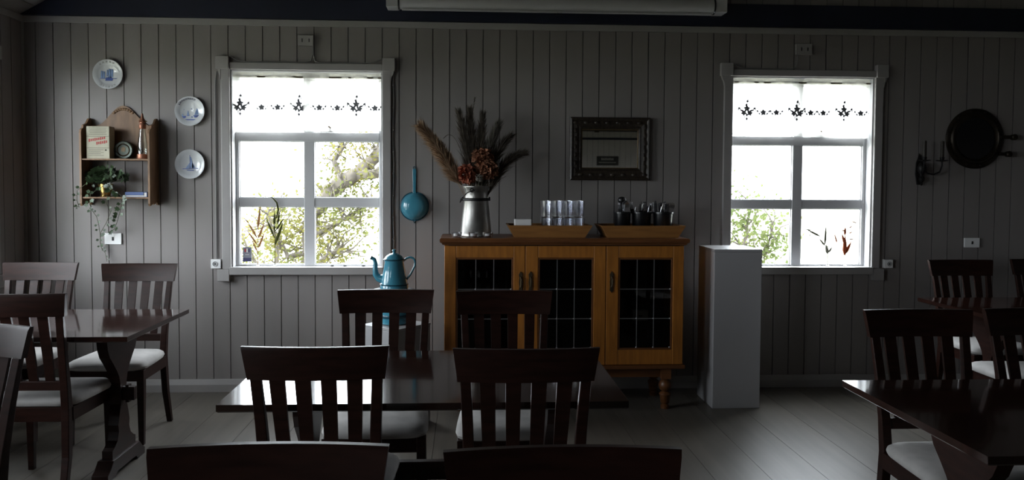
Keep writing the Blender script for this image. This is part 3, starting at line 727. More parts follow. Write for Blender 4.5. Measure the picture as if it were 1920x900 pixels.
for ci, (kind, n, lb) in enumerate((('fork', 10, 'dark silhouetted fork standing in the left cutlery cup'), ('fork', 18, 'fork standing tines up in the middle cutlery cup'), ('knife', 16, 'knife standing upright in the right cutlery cup'))):
    x, y, r = cups[ci]
    for k in range(n):
        a = 2*PI*k/n+rc.random(); rr = r*rc.uniform(.15, .66); cutlery(kind, x+rr*math.cos(a), y+rr*math.sin(a), rc.uniform(.03, .20), rc.uniform(0, 6), lb, 1.153, 'cutlery_steel', rc.uniform(.86, 1.08))
for k in range(3): cutlery('spoon', 1.302+.016*k, -.42, .0, 0, ('leftmost', 'middle', 'rightmost')[k]+' shiny spoon leaning right at the front of the right cutlery cup', 1.165).rotation_euler = (.10, .22, .2)
for k, (x, lb) in enumerate(((1.045, 'big bright serving spoon at the front of the left cutlery cup'), (1.075, 'smaller serving spoon beside the big bright one in the left cup'))):
    cutlery('spoon', x-.006, -.42, .0, 0, lb, 1.152, 'steel', 1.12-.05*k).rotation_euler = (.12, .05-.12*k, .3)
o = MB().lathe([(.004, 0), (.006, .17), (.010, .190), (.026, .205), (.030, .222), (.022, .238), (.006, .244)], 16).build('serving_ladle', 'black_plastic', smooth=True, loc=(1.045, -.375, 1.155)); tag(o, 'black ladle with a round head in the left cutlery cup', 'ladle')

# ------------------------------------------------------------------ plinths
o = MB()
e = tag(empty('plinth', (1.786, -.385, 0)), 'tall white plinth standing below the right window beside the cabinet', 'plinth')
MB().box(-.160, .160, -.180, .180, 0, 1.040).build('body', 'pedestal_paint', e, bevel=.003)
MB().box(-.161, .161, -.181, .181, 1.0405, 1.058).build('top_panel', 'pedestal_paint', e, bevel=.002)
e = tag(empty('plinth', (-.435, -.80, 0), math.radians(-38)), 'low white plinth carrying the blue coffee pot behind a chair', 'plinth')
MB().box(-.150, .150, -.150, .150, 0, .598).build('body', 'pedestal_paint', e, bevel=.003)
MB().box(-.151, .151, -.151, .151, .5985, .616).build('top_panel', 'pedestal_paint', e, bevel=.002)
# enamel stove under the pot
PX, PY = -.446, -.80
e = tag(empty('enamel_stove', (PX, PY, .616)), 'blue enamel burner with a dark round top plate under the coffee pot', 'stove')
MB().lathe([(.075, 0), (.086, .006), (.086, .085), (.080, .092), (.070, .096), (.070, .150), (.074, .155), (.060, .158)], 32).build('body', 'enamel_blue', e, smooth=True)
MB().lathe([(.088, .040), (.0895, .046), (.0895, .054), (.088, .060)], 32, cap=False).build('band', 'enamel_dark', e, smooth=True)
MB().tube([(.086, 0, .03), (.115, -.01, .03), (.120, -.01, .03)], [.004, .004, .010], 10).build('knob', 'brass_dark', e, smooth=True)
MB().lathe([(.10, .200), (.124, .204), (.127, .212), (.122, .214), (.10, .2105)], 36).build('top_plate', 'iron', e, smooth=True)
for k in range(3):
    a = k*2*PI/3+.4; MB().tube([(.062*math.cos(a), .062*math.sin(a), .15), (.100*math.cos(a), .100*math.sin(a), .203)], .006, 8).build('plate_support', 'iron', e)
# coffee pot
e = tag(empty('coffee_pot', (PX, PY, .8305)), 'blue enamel coffee pot with curved spout and loop handle', 'coffee pot')
MB().lathe([(.080, 0), (.086, .003), (.086, .026), (.0835, .030), (.057, .168), (.060, .174), (.060, .180), (.052, .180), (.05, .17)], 36).build('body', 'enamel_blue', e, smooth=True)
MB().lathe([(.086, .026), (.0875, .028), (.0875, .032), (.0838, .034)], 36, cap=False).build('base_rim', 'enamel_dark', e, smooth=True)
MB().lathe([(.064, .178), (.066, .182), (.060, .188), (.048, .204), (.028, .217), (.012, .221), (.008, .224), (.009, .230), (.013, .236), (.010, .243), (.002, .245)], 32).build('lid', 'enamel_blue', e, smooth=True)
MB().lathe([(.0655, .1785), (.0675, .181), (.0675, .184), (.0655, .186)], 32, cap=False).build('lid_rim', 'enamel_dark', e, smooth=True)
MB().tube([(-.070, 0, .062), (-.095, 0, .068), (-.112, 0, .090), (-.116, 0, .125), (-.114, 0, .160), (-.121, 0, .183), (-.137, 0, .191)], [.030, .024, .019, .016, .013, .012, .011], 14).build('spout', 'enamel_blue', e, smooth=True)
MB().lathe([(.010, 0), (.0135, .002), (.0135, .006), (.009, .008)], 14, (-.137, 0, .191), Matrix.Rotation(-1.1, 3, 'Y')).build('spout_tip', 'enamel_dark', e, smooth=True)
MB().tube(bez((.056, 0, .172), (.075, 0, .195), (.098, 0, .196), 6)+bez((.098, 0, .196), (.138, 0, .190), (.125, 0, .140), 8)[1:]+[(.100, 0, .090), (.076, 0, .060)], .0065, 10).build('handle', 'enamel_blue', e, smooth=True)

# ------------------------------------------------------------------ hanging skimmer pan
e = tag(empty('enamel_pan', (-.374, 0, 1.317)), 'blue enamel pan hanging by its handle between window and milk can', 'pan')
RX = Matrix.Rotation(PI/2, 3, 'X')
MB().lathe([(.030, .062), (.060, .056), (.082, .040), (.093, .020), (.096, .006), (.101, .004), (.101, .001), (.092, .001), (.085, .010)], 36, mtx=RX).build('bowl', 'enamel_blue', e, smooth=True)
MB().lathe([(.100, .0005), (.104, .003), (.104, .007), (.099, .008)], 36, mtx=RX, cap=False).build('rim', 'enamel_dark', e, smooth=True)
MB().loft([[(-w, -.012, z), (w, -.012, z), (w, -.006, z), (-w, -.006, z)] for z, w in ((.090, .012), (.12, .0105), (.255, .013), (.268, .010))]).build('handle', 'enamel_blue', e, bevel=.002)
MB().tube([(.010*math.cos(a), -.009, .272+.010*math.sin(a)) for a in [k*PI/5 for k in range(11)]], .003, 6).build('hanging_ring', 'enamel_dark', e, smooth=True)
MB().tube([(-.010, -.004, -.095), (0, -.004, -.118), (.010, -.004, -.095)], .004, 6).build('support_hook', 'enamel_dark', e, smooth=True)

# ------------------------------------------------------------------ framed mirror
e = tag(empty('framed_mirror', (1.022, 0, 1.735)), 'mirror in a broad dark carved frame above the cabinet', 'mirror')
ow, oh, iw, ih = .289, .225, .204, .138
prof = [(0, -.002), (0, -.030), (.12, -.040), (.22, -.036), (.30, -.030), (.55, -.034), (.78, -.026), (.84, -.032), (.92, -.030), (1, -.018), (1, -.004)]
for k, (cs, sn) in enumerate(((1, 0), (0, 1), (-1, 0), (0, -1))):
    a = (ow, oh); rings = []
    for end in (-1, 1):
        rg = []
        for t, y in prof:
            w_, h_ = lerp(ow, iw, t), lerp(oh, ih, t)
            if k == 0: p = (end*w_, y, h_)
            elif k == 1: p = (w_, y, end*h_)
            elif k == 2: p = (end*w_, y, -h_)
            else: p = (-w_, y, end*h_)
            rg.append(p)
        rings.append(rg)
    MB().loft(rings).build('frame_side', 'frame_dark', e)
g = MB()
for q in ((-iw-.004, iw+.004, ih-.004, ih+.006), (-iw-.004, iw+.004, -ih-.006, -ih+.004), (-iw-.006, -iw+.004, -ih, ih), (iw-.004, iw+.006, -ih, ih)): g.box(q[0], q[1], -.021, -.012, q[2], q[3])
g.build('gilt_slip', 'gilt', e)
MB().box(-iw+.001, iw-.001, -.012, -.008, -ih+.001, ih-.001).build('mirror_glass', 'mirror_silver', e)
rn = random.Random(3); cv = MB()
for k in range(26):
    a = k/26*4; s_ = int(a); f_ = a-s_
    mw, mh = (ow+iw)/2+.004, (oh+ih)/2+.004
    p = ((-mw+2*mw*f_, mh), (mw, mh-2*mh*f_), (mw-2*mw*f_, -mh), (-mw, -mh+2*mh*f_))[s_]
    cv.sphere((p[0], -.033, p[1]), .017, 8, 6, (1.1 if s_ % 2 == 0 else .7, .45, .7 if s_ % 2 == 0 else 1.1))
o = cv.build('carving', 'frame_dark', e, smooth=True); o['kind'] = 'stuff'

# ------------------------------------------------------------------ Delft plates
def plate(x, z, label):
    e = tag(empty('wall_plate', (x, 0, z)), label, 'plate', 'blue and white plates on the wall')
    MB().lathe([(.055, .004), (.062, .004), (.070, .012), (.100, .026), (.102, .029), (.098, .029), (.072, .018), (.064, .013), (.0005, .012)], 44, mtx=RX).build('dish', 'porcelain', e, smooth=True)
    MB().box(-.006, .006, -.008, -.0005, .02, .07).build('hanger', 'iron', e)
    return e
YP = -.0135
def pr_(mb, pts, y=YP): mb.prism(pts, lambda p, q: (p, y, q), lambda p, q: (p, y-.0012, q))
def rim_marks(e, a0, a1, n, m='delft_ink'):
    for k in range(n):
        a = a0+(a1-a0)*k/(n-1) if n > 1 else a0; mb = MB(); rr, s = .086, .0062
        c, si = math.cos(a), math.sin(a); tx, tz = -si, c
        for (u0, v0, u1, v1) in ((-1, -1, -.6, 1), (.6, -1, 1, 1), (-.7, .5*(k % 3-1)-.2, .7, .5*(k % 3-1)+.25)):
            pts = [(rr*c+u*s*.75*tx+v*s*c, rr*si+u*s*.75*tz+v*s*si) for u, v in ((u0, v0), (u1, v0), (u1, v1), (u0, v1))]
            mb.prism(pts, lambda p, q: (p, -.0262, q), lambda p, q: (p, -.0278, q))
        o = mb.build('rim_letter', m, e); o['kind'] = 'stuff'
p1 = plate(-2.478, 2.222, 'blue and white plate with a tall ship, highest on the wall')
mb = MB()
for x0, x1, z0, z1 in ((-.052, -.040, -.025, .022), (-.038, -.026, -.025, .018), (-.012, -.003, -.005, .030), (0, .014, -.02, .036), (.016, .030, -.02, .034)): pr_(mb, [(x0, z0), (x1, z0), (x1+.002, z1), (x0+.003, z1+.003)])
o = mb.build('painted_sails', 'delft_light', p1); o['kind'] = 'stuff'
mb = MB(); pr_(mb, [(-.066, -.030), (.052, -.030), (.060, -.026), (-.06, -.026)]); pr_(mb, [(-.022, -.044), (.026, -.044), (.030, -.032), (.012, -.018), (-.016, -.022)], YP-.001); pr_(mb, [(-.012, -.012), (-.004, -.012), (-.008, -.004)], YP-.001)
o = mb.build('painted_boat', 'delft_blue', p1); o['kind'] = 'stuff'
rim_marks(p1, 2.2, 1.1, 5, 'grey_plastic'); rim_marks(p1, -2.2, -1.0, 6, 'grey_plastic')
p2 = plate(-1.927, 1.974, 'blue and white plate with lettered rim and a harbour, middle one of three')
mb = MB()
for q in ([(-.058, -.040), (-.050, -.040), (-.050, -.018), (-.056, -.024)], [(-.022, -.028), (-.008, -.028), (-.012, -.002), (-.016, .004)], [(.028, -.026), (.056, -.022), (.052, .010), (.046, .022)]): pr_(mb, q)
o = mb.build('painted_sails', 'delft_light', p2); o['kind'] = 'stuff'
mb = MB(); pr_(mb, [(-.060, -.036), (-.03, -.032), (-.03, -.044), (-.05, -.052)]); pr_(mb, [(.020, -.028), (.060, -.026), (.046, -.042), (.03, -.044)]); pr_(mb, [(-.045, -.055), (.045, -.055), (.02, -.062), (-.02, -.062)]); pr_(mb, [(.008, -.044), (.016, -.044), (.016, -.036), (.008, -.036)]); pr_(mb, [(-.024, -.032), (-.004, -.032), (-.006, -.028), (-.022, -.028)])
pr_(mb, [(.004, .014), (.012, .012), (.010, .020)]); pr_(mb, [(-.046, .010), (-.040, .009), (-.042, .013)])
o = mb.build('painted_boats', 'delft_blue', p2); o['kind'] = 'stuff'
rim_marks(p2, 2.55, 1.15, 9)
p3 = plate(-1.930, 1.606, 'blue and white plate with a sailing boat, lowest of three')
mb = MB(); pr_(mb, [(-.034, -.030), (-.006, -.034), (-.004, .010)]); pr_(mb, [(-.004, -.030), (.026, -.030), (.006, .048), (.000, .052)]); pr_(mb, [(.010, -.022), (.034, -.026), (.012, .018)])
o = mb.build('painted_sails', 'delft_light', p3); o['kind'] = 'stuff'
mb = MB(); pr_(mb, [(-.060, -.036), (.056, -.030), (.05, -.026), (-.05, -.031)]); pr_(mb, [(-.028, -.038), (.030, -.040), (.022, -.046), (-.020, -.044)], YP-.001); pr_(mb, [(-.002, -.032), (.001, -.032), (-.001, .062), (-.004, .062)], YP-.001)
o = mb.build('painted_hull', 'delft_blue', p3); o['kind'] = 'stuff'

# ------------------------------------------------------------------ wall shelf and what stands on it
SX0, SX1, SD = -2.614, -2.150, .165
e = tag(empty('wall_shelf', ((SX0+SX1)/2, 0, 1.32)), 'carved wooden wall shelf with two boards and an arched back', 'shelf'); hw = (SX1-SX0)/2
bk = [(-hw+.012, .318), (-hw+.012, .548)]
for k in range(25):
    t = -1+2*k/24; z = .548+.140*(.5+.5*math.cos(PI*min(1, abs(t)/.87)))**1.0+(.006 if abs(t) > .9 else 0); bk.append((t*(hw-.014), z))
bk += [(hw-.012, .548), (hw-.012, .318)]
MB().prism(bk, lambda p, q: (p, -.014, q), lambda p, q: (p, -.001, q)).build('back_panel', 'shelf_wood', e)
sp = [(0, .575), (0, 0), (-.022, 0), (-.030, .014), (-.045, .024), (-.070, .010), (-.095, .004), (-.100, .016), (-.125, .008), (-SD+.01, -.004), (-SD, .012), (-SD, .49), (-SD+.008, .512), (-SD+.035, .525), (-SD+.040, .545), (-.075, .560), (-.045, .592), (-.015, .60)]
for s in (-1, 1):
    MB().prism(sp, lambda p, q: (s*hw-s*.0, p, q), lambda p, q: (s*hw-s*.013, p, q)).build('side_panel', 'shelf_wood', e)
for z in (.306, .046): MB().box(-hw+.013, hw-.013, -SD+.006, -.001 if z < .1 else -.015, z, z+.011).build('shelf_board', 'shelf_wood', e, bevel=.002)
cv = MB()
for k in range(9):
    t = -1+k/4; cv.sphere((t*.062, -.015, .664-.026*t*t), .010, 8, 6, (1.2, .6, .9))
o = cv.build('carved_crest', 'shelf_wood', e, smooth=True); o['kind'] = 'stuff'
TOP, LOW = 1.32+.317, 1.32+.057
# card box
e = tag(empty('card_box', (-2.502, -.095, TOP)), 'old cream cardboard box with red slanted print on the top shelf', 'box')
MB().box(-.076, .076, -.042, .042, 0, .219).build('carton', 'box_card', e, bevel=.002)
def printed(nm, m, rects, yy=-.0425):
    mb = MB()
    for cx_, cz_, w_, h_, sl in rects: mb.prism([(cx_-w_/2, cz_-h_/2-sl*w_/2), (cx_+w_/2, cz_-h_/2+sl*w_/2), (cx_+w_/2, cz_+h_/2+sl*w_/2), (cx_-w_/2, cz_+h_/2-sl*w_/2)], lambda p, q: (p, yy, q), lambda p, q: (p, yy-.0006, q))
    o = mb.build(nm, m, e); o['kind'] = 'stuff'
printed('printed_lines', 'box_ink', [(0, .151, .150, .0022, 0), (0, .072, .150, .0022, 0)]+[(0, .207-.0105*k, .118-.01*(k % 2), .0022, 0) for k in range(5)]+[(-.012-.01*(k % 2), .060-.0095*k, .10-.02*(k % 2), .0022, 0) for k in range(5)]+[(.052, .058, .012, .010, 0)])
printed('red_lettering', 'box_red', [(-.056+k*.0125, .123+k*.0022, .0088, .016 if k % 3 else .020, .18) for k in range(9)]+[(-.006+k*.0125, .104+k*.0022, .0088, .016 if k % 2 else .020, .18) for k in range(6)])
# round tin
e = tag(empty('round_tin', (-2.362, -.055, TOP+.062)), 'dark round patterned tin leaning on the top shelf', 'tin')
MB().lathe([(.058, -.018), (.062, -.014), (.062, .014), (.058, .018), (.050, .016), (.0005, .017)], 32, mtx=RX).build('tin_body', 'tin_green', e, smooth=True)
MB().lathe([(.036, .018), (.040, .021), (.044, .018)], 28, mtx=RX, cap=False).build('lid_ring', 'brass_dark', e, smooth=True)
MB().prism([(-.012, -.01), (.012, -.012), (.016, .014), (0, .024), (-.014, .012)], lambda p, q: (p, -.0165, q), lambda p, q: (p, -.0185, q)).build('lid_motif', 'brass_dark', e)
# bottle
e = tag(empty('glass_lamp_bottle', (-2.222, -.095, TOP)), 'clear glass bottle lamp with copper neck and base on the top shelf', 'bottle')
MB().lathe([(.034, .030), (.034, .060), (.031, .110), (.024, .160), (.018, .200), (.017, .212), (.0155, .212), (.0165, .198), (.0225, .160), (.0295, .110), (.0325, .060), (.0325, .042)], 24, cap=False).build('bottle', 'bottle_glass', e, smooth=True)
MB().lathe([(.036, 0), (.038, .004), (.036, .030), (.034, .034), (.0005, .034)], 24).build('base', 'copper_band', e, smooth=True)
MB().lathe([(.020, .206), (.023, .210), (.023, .236), (.018, .242), (.018, .250), (.024, .256), (.018, .270), (.010, .280), (.006, .305), (.004, .312)], 20).build('neck', 'copper_band', e, smooth=True)
MB().tube([(.0, 0, .262), (.022, -.01, .262), (.034, -.012, .256)], .004, 6).build('tap', 'brass_dark', e)
# book
e = tag(empty('blue_book', (-2.256, -.085, LOW)), 'small blue book lying on the lower shelf', 'book')
MB().box(-.070, .070, -.045, .045, .003, .030).build('pages', 'paper_white', e)
MB().box(-.073, .073, -.048, .048, 0, .003).build('back_cover', 'book_blue', e)
MB().box(-.073, .073, -.048, .048, .030, .034).build('front_cover', 'book_blue', e)
MB().box(.0705, .074, -.048, .048, .003, .030).build('spine', 'book_blue', e)
MB().box(-.073, .05, -.049, -.046, .012, .0335).build('dust_jacket', 'book_blue', e)
# ivy
e = tag(empty('potted_ivy', (-2.475, -.09, LOW)), 'trailing green ivy in a brass pot on the lower shelf', 'plant')
MB().lathe([(.032, 0), (.036, .004), (.030, .014), (.040, .040), (.046, .075), (.050, .088), (.047, .088), (.042, .070)], 28).build('pot', 'brass', e, smooth=True)
MB().lathe([(.043, .072), (.03, .078), (.0005, .080)], 20).build('soil', 'ink_black', e)
ri = random.Random(11); stems = MB(); lv = MB()
def ivy_leaf(p, s, d):
    d = Vector(d).normalized(); u = d.cross(Vector((0, -1, .2))).normalized(); nrm = u.cross(d)
    pts = [(0, 0), (.45, .12), (.38, .45), (.62, .62), (.25, .72), (0, 1.1), (-.25, .72), (-.62, .62), (-.38, .45), (-.45, .12)]
    n0 = len(lv.v)
    lv.add([Vector(p)+u*a*s+d*b*s+nrm*(.12*s*abs(a)) for a, b in pts], [(0, 1, 2, 3, 4, 5), (0, 5, 6, 7, 8, 9)])
def vine(pts, n, s0, s1, sp=.012):
    stems.tube(pts, .0016, 5); m_ = len(pts)-1
    for k in range(n):
        f = (k+.5)/n*m_; i_ = min(int(f), m_-1); p = Vector(pts[i_]).lerp(Vector(pts[i_+1]), f-i_)
        d = (ri.choice((-1, 1))*ri.uniform(.4, 1), -ri.uniform(.1, .6), ri.uniform(-.9, .3)); s = lerp(s0, s1, f/m_)*ri.uniform(.75, 1.2)
        q = p+Vector(d).normalized()*sp; stems.tube([p, q], .0009, 4); ivy_leaf(q, s, d)
def C(x, y, z): return (x+2.475, y+.09, z-LOW)
for k in range(150):
    a = ri.uniform(0, 2*PI); r = ri.uniform(.02, .11); p = Vector((r*math.cos(a)*1.15+.025, min(.075, r*math.sin(a)*.6-.02), .085+.095*ri.random()*(1.2-r*6)+.02))
    if k % 3 == 0: stems.tube([(0, 0, .075), (p.x*.5, p.y*.5, p.z*.7+.03), p], .0014, 4)
    ivy_leaf(p, ri.uniform(.024, .036), (math.cos(a)+ri.gauss(0, .3), -.5-.5*ri.random(), ri.uniform(-.3, .6)))
vine([(.0, 0, .085), (.04, -.05, .15), (.06, -.08, .165), (.075, -.09, .12)], 7, .03, .028)
vine([(0, -.02, .085), C(-2.47, -.175, 1.44), C(-2.535, -.185, 1.40), C(-2.54, -.185, 1.33), C(-2.530, -.182, 1.29)], 14, .030, .022)
vine([(0, -.02, .085), C(-2.40, -.175, 1.43), C(-2.335, -.185, 1.39), C(-2.33, -.185, 1.34), C(-2.345, -.17, 1.29), C(-2.385, -.12, 1.22), C(-2.43, -.06, 1.16), C(-2.46, -.03, 1.14)], 24, .034, .022)
vine([C(-2.53, -.182, 1.29), C(-2.52, -.13, 1.24), C(-2.53, -.08, 1.18), C(-2.535, -.05, 1.12), C(-2.54, -.035, 1.06), C(-2.535, -.03, 1.02), C(-2.51, -.03, .985), C(-2.50, -.03, .925)], 13, .022, .016)
vine([C(-2.43, -.175, 1.40), C(-2.43, -.18, 1.33), C(-2.42, -.15, 1.27), C(-2.47, -.10, 1.2), C(-2.53, -.05, 1.13), C(-2.545, -.03, 1.06), C(-2.53, -.03, 1.0)], 11, .026, .018)
vine([(-.02, -.02, .085), C(-2.56, -.18, 1.47), C(-2.625, -.178, 1.42), C(-2.640, -.15, 1.35), C(-2.65, -.10, 1.305), C(-2.69, -.08, 1.315)], 11, .020, .014)
o = stems.build('stems', 'ivy_stem', e); o['kind'] = 'stuff'
o = lv.build('leaves', 'ivy_leaf', e); o['kind'] = 'stuff'

# ------------------------------------------------------------------ switches, sockets, cables
def wall_box(nm, x0, x1, z0, z1, m, label, slots, cat='socket', dep=.012, rnd_=False):
    cx_, cz_ = (x0+x1)/2, (z0+z1)/2
    e = tag(empty(nm, (cx_, 0, cz_)), label, cat)
    MB().box(x0-cx_, x1-cx_, -dep, -.0005, z0-cz_, z1-cz_).build('cover_plate', m, e, bevel=.002)
    for sx, w_, h_ in slots:
        if rnd_: MB().lathe([(w_, 0), (w_, .003), (w_*.8, .003), (w_*.7, .001)], 18, (sx, -dep, 0), RX).build('socket_ring', 'grey_plastic', e, smooth=True); MB().box(sx-.004, sx+.004, -dep-.0035, -dep, -.004, .004).build('hole', 'ink_black', e)
        else: MB().box(sx-w_/2, sx+w_/2, -dep-.003, -dep+.001, -h_/2, h_/2).build('slot', 'ink_black', e)
wall_box('light_switch', -2.523, -2.408, 1.044, 1.122, 'white_plastic', 'white wall switch below the ivy', [(0, .012, .026)], 'switch')
wall_box('wall_socket', -1.181, -1.075, 2.437, 2.510, 'trim_paint', 'double socket box above the window beside the plates', [(-.024, .006, .024), (.024, .006, .024)], dep=.030)
wall_box('wall_socket', 2.371, 2.487, 2.424, 2.503, 'trim_paint', 'double socket box above the right window', [(-.022, .006, .024), (.024, .006, .024)], dep=.030)
wall_box('wall_socket', 3.675, 3.791, 1.029, 1.100, 'white_plastic', 'white socket on the wall under the porthole', [(0, .010, .022)])
wall_box('wall_socket', -1.790, -1.722, .877, .941, 'white_plastic', 'round hole socket at the lower left corner of the left window', [(-.004, .018, .018)], dep=.035, rnd_=True)
wall_box('wall_socket', 3.058, 3.122, .879, .940, 'white_plastic', 'socket at the lower right corner of the right window', [(.006, .018, .018)], dep=.035, rnd_=True)
def cable(nm, pts, r, label, clips=None):
    p0 = Vector(pts[0]); e = tag(empty(nm, p0), label, 'cable')
    MB().tube([Vector(p)-p0 for p in pts], r, 6).build('wire', 'cable', e, smooth=True)
    for c in clips or []: MB().sphere(Vector(c)-p0, .007, 8, 6).build('clip', 'cable', e, smooth=True)
HZ = WZ[1]+.050
cable('power_cable', [(-1.085, -.012, 2.436), (-1.083, -.012, 2.38), (-1.095, -.014, HZ+.012), (-1.13, -.014, HZ), (-1.55, -.014, HZ), (-1.60, -.014, HZ+.008), (-1.645, -.014, HZ+.034)], .0045, 'thin cable running left along the top of the left window')
cable('power_cable', [(-1.079, -.012, 2.436), (-1.079, -.012, 2.38), (-1.068, -.014, HZ+.012), (-1.03, -.014, HZ), (-.72, -.014, HZ), (-.66, -.014, HZ+.008), (-.60, -.014, HZ+.028)], .0045, 'thin cable running right along the top of the left window')
cable('power_cable', [(2.385, -.012, 2.423), (2.385, -.012, 2.38), (2.376, -.014, HZ+.012), (2.34, -.014, HZ), (2.0, -.014, HZ), (1.93, -.014, HZ+.024)], .0045, 'thin cable running along the top of the right window')
cable('string_of_lights', [(-.522, -.010, 2.26)]+[(-.522+.004*math.sin(k), -.010, 2.2-k*.08) for k in range(17)], .0045, 'cable with little clips down the right side of the left window', [(-.522, -.014, 2.17-k*.155) for k in range(9)])
cable('power_cable', [(-1.757, -.008, .942), (-1.757, -.008, 1.6), (-1.755, -.008, 2.18), (-1.745, -.008, 2.255)], .0045, 'thin cable going up beside the left edge of the left window')

# ------------------------------------------------------------------ stems, sticker and pebbles in the windows
def ear(mb, p, d, L_, r, rn):
    p, d = Vector(p), Vector(d).normalized()
    pts = [p+d*L_*t for t in (0, .25, .6, 1)]; mb.tube(pts, [r*.25, r*.72, r*.6, r*.08], 6)
def stem_thing(nm, x, m, parts, label, zt):
    z0 = WZ[0]+.0145; e = tag(empty(nm, (x, .05, z0)), label, 'dried flower', 'dried stems on the window sills')
    st = MB(); st.tube([(0, 0, 0), (0, .004, zt*.5), (.002, .010, zt)], .0022, 6); st.build('stem', m, e)
    for k, (bx, bz, dx, dz, L_, r) in enumerate(parts):
        mb = MB(); ear(mb, (bx, .006, bz), (dx, .0, dz), L_, r, random); mb.build('ear', m, e, smooth=True)
    MB().lathe([(.012, 0), (.012, .004), (.004, .008), (.003, .020)], 10).build('foot', 'tumbler_glass', e)
stem_thing('dried_grass', -1.487, 'straw', [(.0, .27, .12, 1, .16, .014), (-.006, .20, -.45, .8, .13, .011), (.004, .20, .35, .9, .12, .012), (-.004, .15, -.55, .8, .13, .010), (.004, .13, .35, .9, .12, .012), (-.004, .10, -.40, .9, .10, .009), (-.06, .30, -.6, .7, .06, .006)], 'pale straw grass stem standing on the sill of the left window', .30)
stem_thing('dried_grass', -1.367, 'green_grass', [(.0, .30, -.02, 1, .10, .008), (-.004, .24, -.05, 1, .13, .007), (.004, .25, .6, .9, .12, .010), (.0, .15, .35, 1, .18, .016), (-.004, .20, -.35, .9, .16, .010), (.02, .30, .15, 1, .09, .012)], 'green grass stem with a bent tip on the sill of the left window', .36)
gr = [o for o in bpy.data.objects if o.name.startswith('dried_grass')][-1]
MB().tube([(.010, .008, .34), (.024, .008, .40), (.015, .008, .45), (-.015, .008, .485), (-.04, .008, .495)], [.004, .007, .006, .004, .001], 6).build('bent_blade', 'green_grass', gr, smooth=True)
stem_thing('dried_branch', 2.668, 'grey_stem', [(.002, .09, -.2, 1, .07, .018), (-.02, .15, -.5, .6, .07, .010), (-.02, .16, .05, 1, .14, .012), (-.06, .22, -.8, .4, .11, .012), (-.12, .265, -1, .1, .06, .006), (-.13, .25, -.2, -1, .06, .004), (.01, .10, .5, .8, .05, .010)], 'grey drooping dried branch on the sill of the right window', .20)
stem_thing('dried_branch', 2.800, 'rust_stem', [(0, .08, .0, 1, .14, .022), (.004, .09, .5, 1, .10, .016), (0, .16, -.3, 1, .08, .014), (-.002, .23, .05, 1, .06, .012), (-.06, .17, -.3, 1, .08, .007), (.03, .24, .9, .5, .03, .006), (.03, .28, .8, .6, .03, .006), (.05, .33, .9, -.3, .05, .006), (.0, .26, -1, .15, .03, .008), (.03, .20, .9, -.1, .05, .006)], 'rust brown dried branch on the sill of the right window', .26)
e = tag(empty('window_sticker', (-1.572, .090, .966)), 'small grey card with a red and white flag in the corner of the left window', 'sticker')
MB().box(-.031, .031, 0, .0015, -.052, .052).build('card', 'sticker_grey', e); MB().box(-.031, .031, -.0008, 0, -.052, -.026).build('navy_strip', 'sticker_navy', e)
MB().box(-.019, .019, -.0008, 0, .016, .040).build('flag_blue', 'sticker_navy', e); MB().box(-.006, .006, -.0016, -.0008, .014, .042).build('flag_white', 'paper_white', e); MB().box(-.019, -.008, -.0016, -.0008, .017, .039).build('flag_red', 'sticker_red', e)
MB().box(-.014, .014, -.0008, 0, -.004, .0).build('text_line', 'paper_white', e)
for x, lb in ((-.955, 'leftmost small dark pebble on the sill of the left window'), (-.865, 'middle small dark pebble on the sill of the left window'), (-.735, 'rightmost small dark pebble on the left sill, near the pot spout')):
    tag(MB().sphere((0, 0, .006), .012, 10, 6, (1.2, .8, .5)).build('pebble', 'stone', smooth=True, loc=(x, .0, WZ[0]+.0142)), lb, 'pebble', 'pebbles on the sill')

# ------------------------------------------------------------------ sconce and porthole
e = tag(empty('candle_sconce', (3.318, 0, 1.60)), 'dark two armed candle sconce beside the porthole', 'sconce')
MB().lathe([(.004, -.115), (.010, -.105), (.006, -.095), (.018, -.080), (.022, -.065), (.012, -.045), (.016, -.03), (.030, -.005), (.032, .02), (.020, .045), (.010, .055)], 18, (0, -.040, 0)).build('urn_body', 'iron', e, smooth=True)
MB().prism([(-.016, -.11), (.016, -.11), (.030, -.03), (.026, .05), (.0, .12), (-.026, .05), (-.030, -.03)], lambda p, q: (p, -.012, q), lambda p, q: (p, -.001, q)).build('wall_plate', 'iron', e, bevel=.002)
for s, xx in ((-1, -.026), (1, .128)):
    if s < 0: MB().tube([(-.01, -.05, -.01), (-.02, -.08, -.03), (-.026, -.11, .0), (-.026, -.115, .06)], .006, 8).build('arm', 'iron', e, smooth=True)
    else: MB().tube([(.01, -.05, -.0), (.03, -.06, -.025), (.07, -.07, -.035), (.115, -.075, -.015), (.128, -.078, .03), (.128, -.078, .06)], .006, 8).build('arm', 'iron', e, smooth=True)
    y_ = -.115 if s < 0 else -.078
    MB().lathe([(.008, .058), (.040, .066), (.042, .070), (.014, .070)], 20, (xx, y_, 0)).build('drip_pan', 'iron', e, smooth=True)
    MB().lathe([(.014, .070), (.017, .090), (.015, .092)], 16, (xx, y_, 0)).build('candle_cup', 'iron', e, smooth=True)
    MB().lathe([(.0135, .080), (.0135, .205), (.010, .208)], 16, (xx, y_, 0)).build('candle', 'candle_dark', e, smooth=True)
e = tag(empty('porthole', (3.732, 0, 1.832)), 'round dark ship porthole mounted on the wall at the right', 'porthole')
MB().lathe([(.219, .001), (.221, .010), (.210, .020), (.190, .022), (.180, .034), (.168, .036), (.160, .026), (.150, .022), (.150, .001)], 48, mtx=RX, cap=False).build('ring', 'bronze', e, smooth=True)
MB().lathe([(.160, .010), (.160, .016), (.0005, .018)], 40, mtx=RX).build('glass', 'porthole_glass', e, smooth=True)
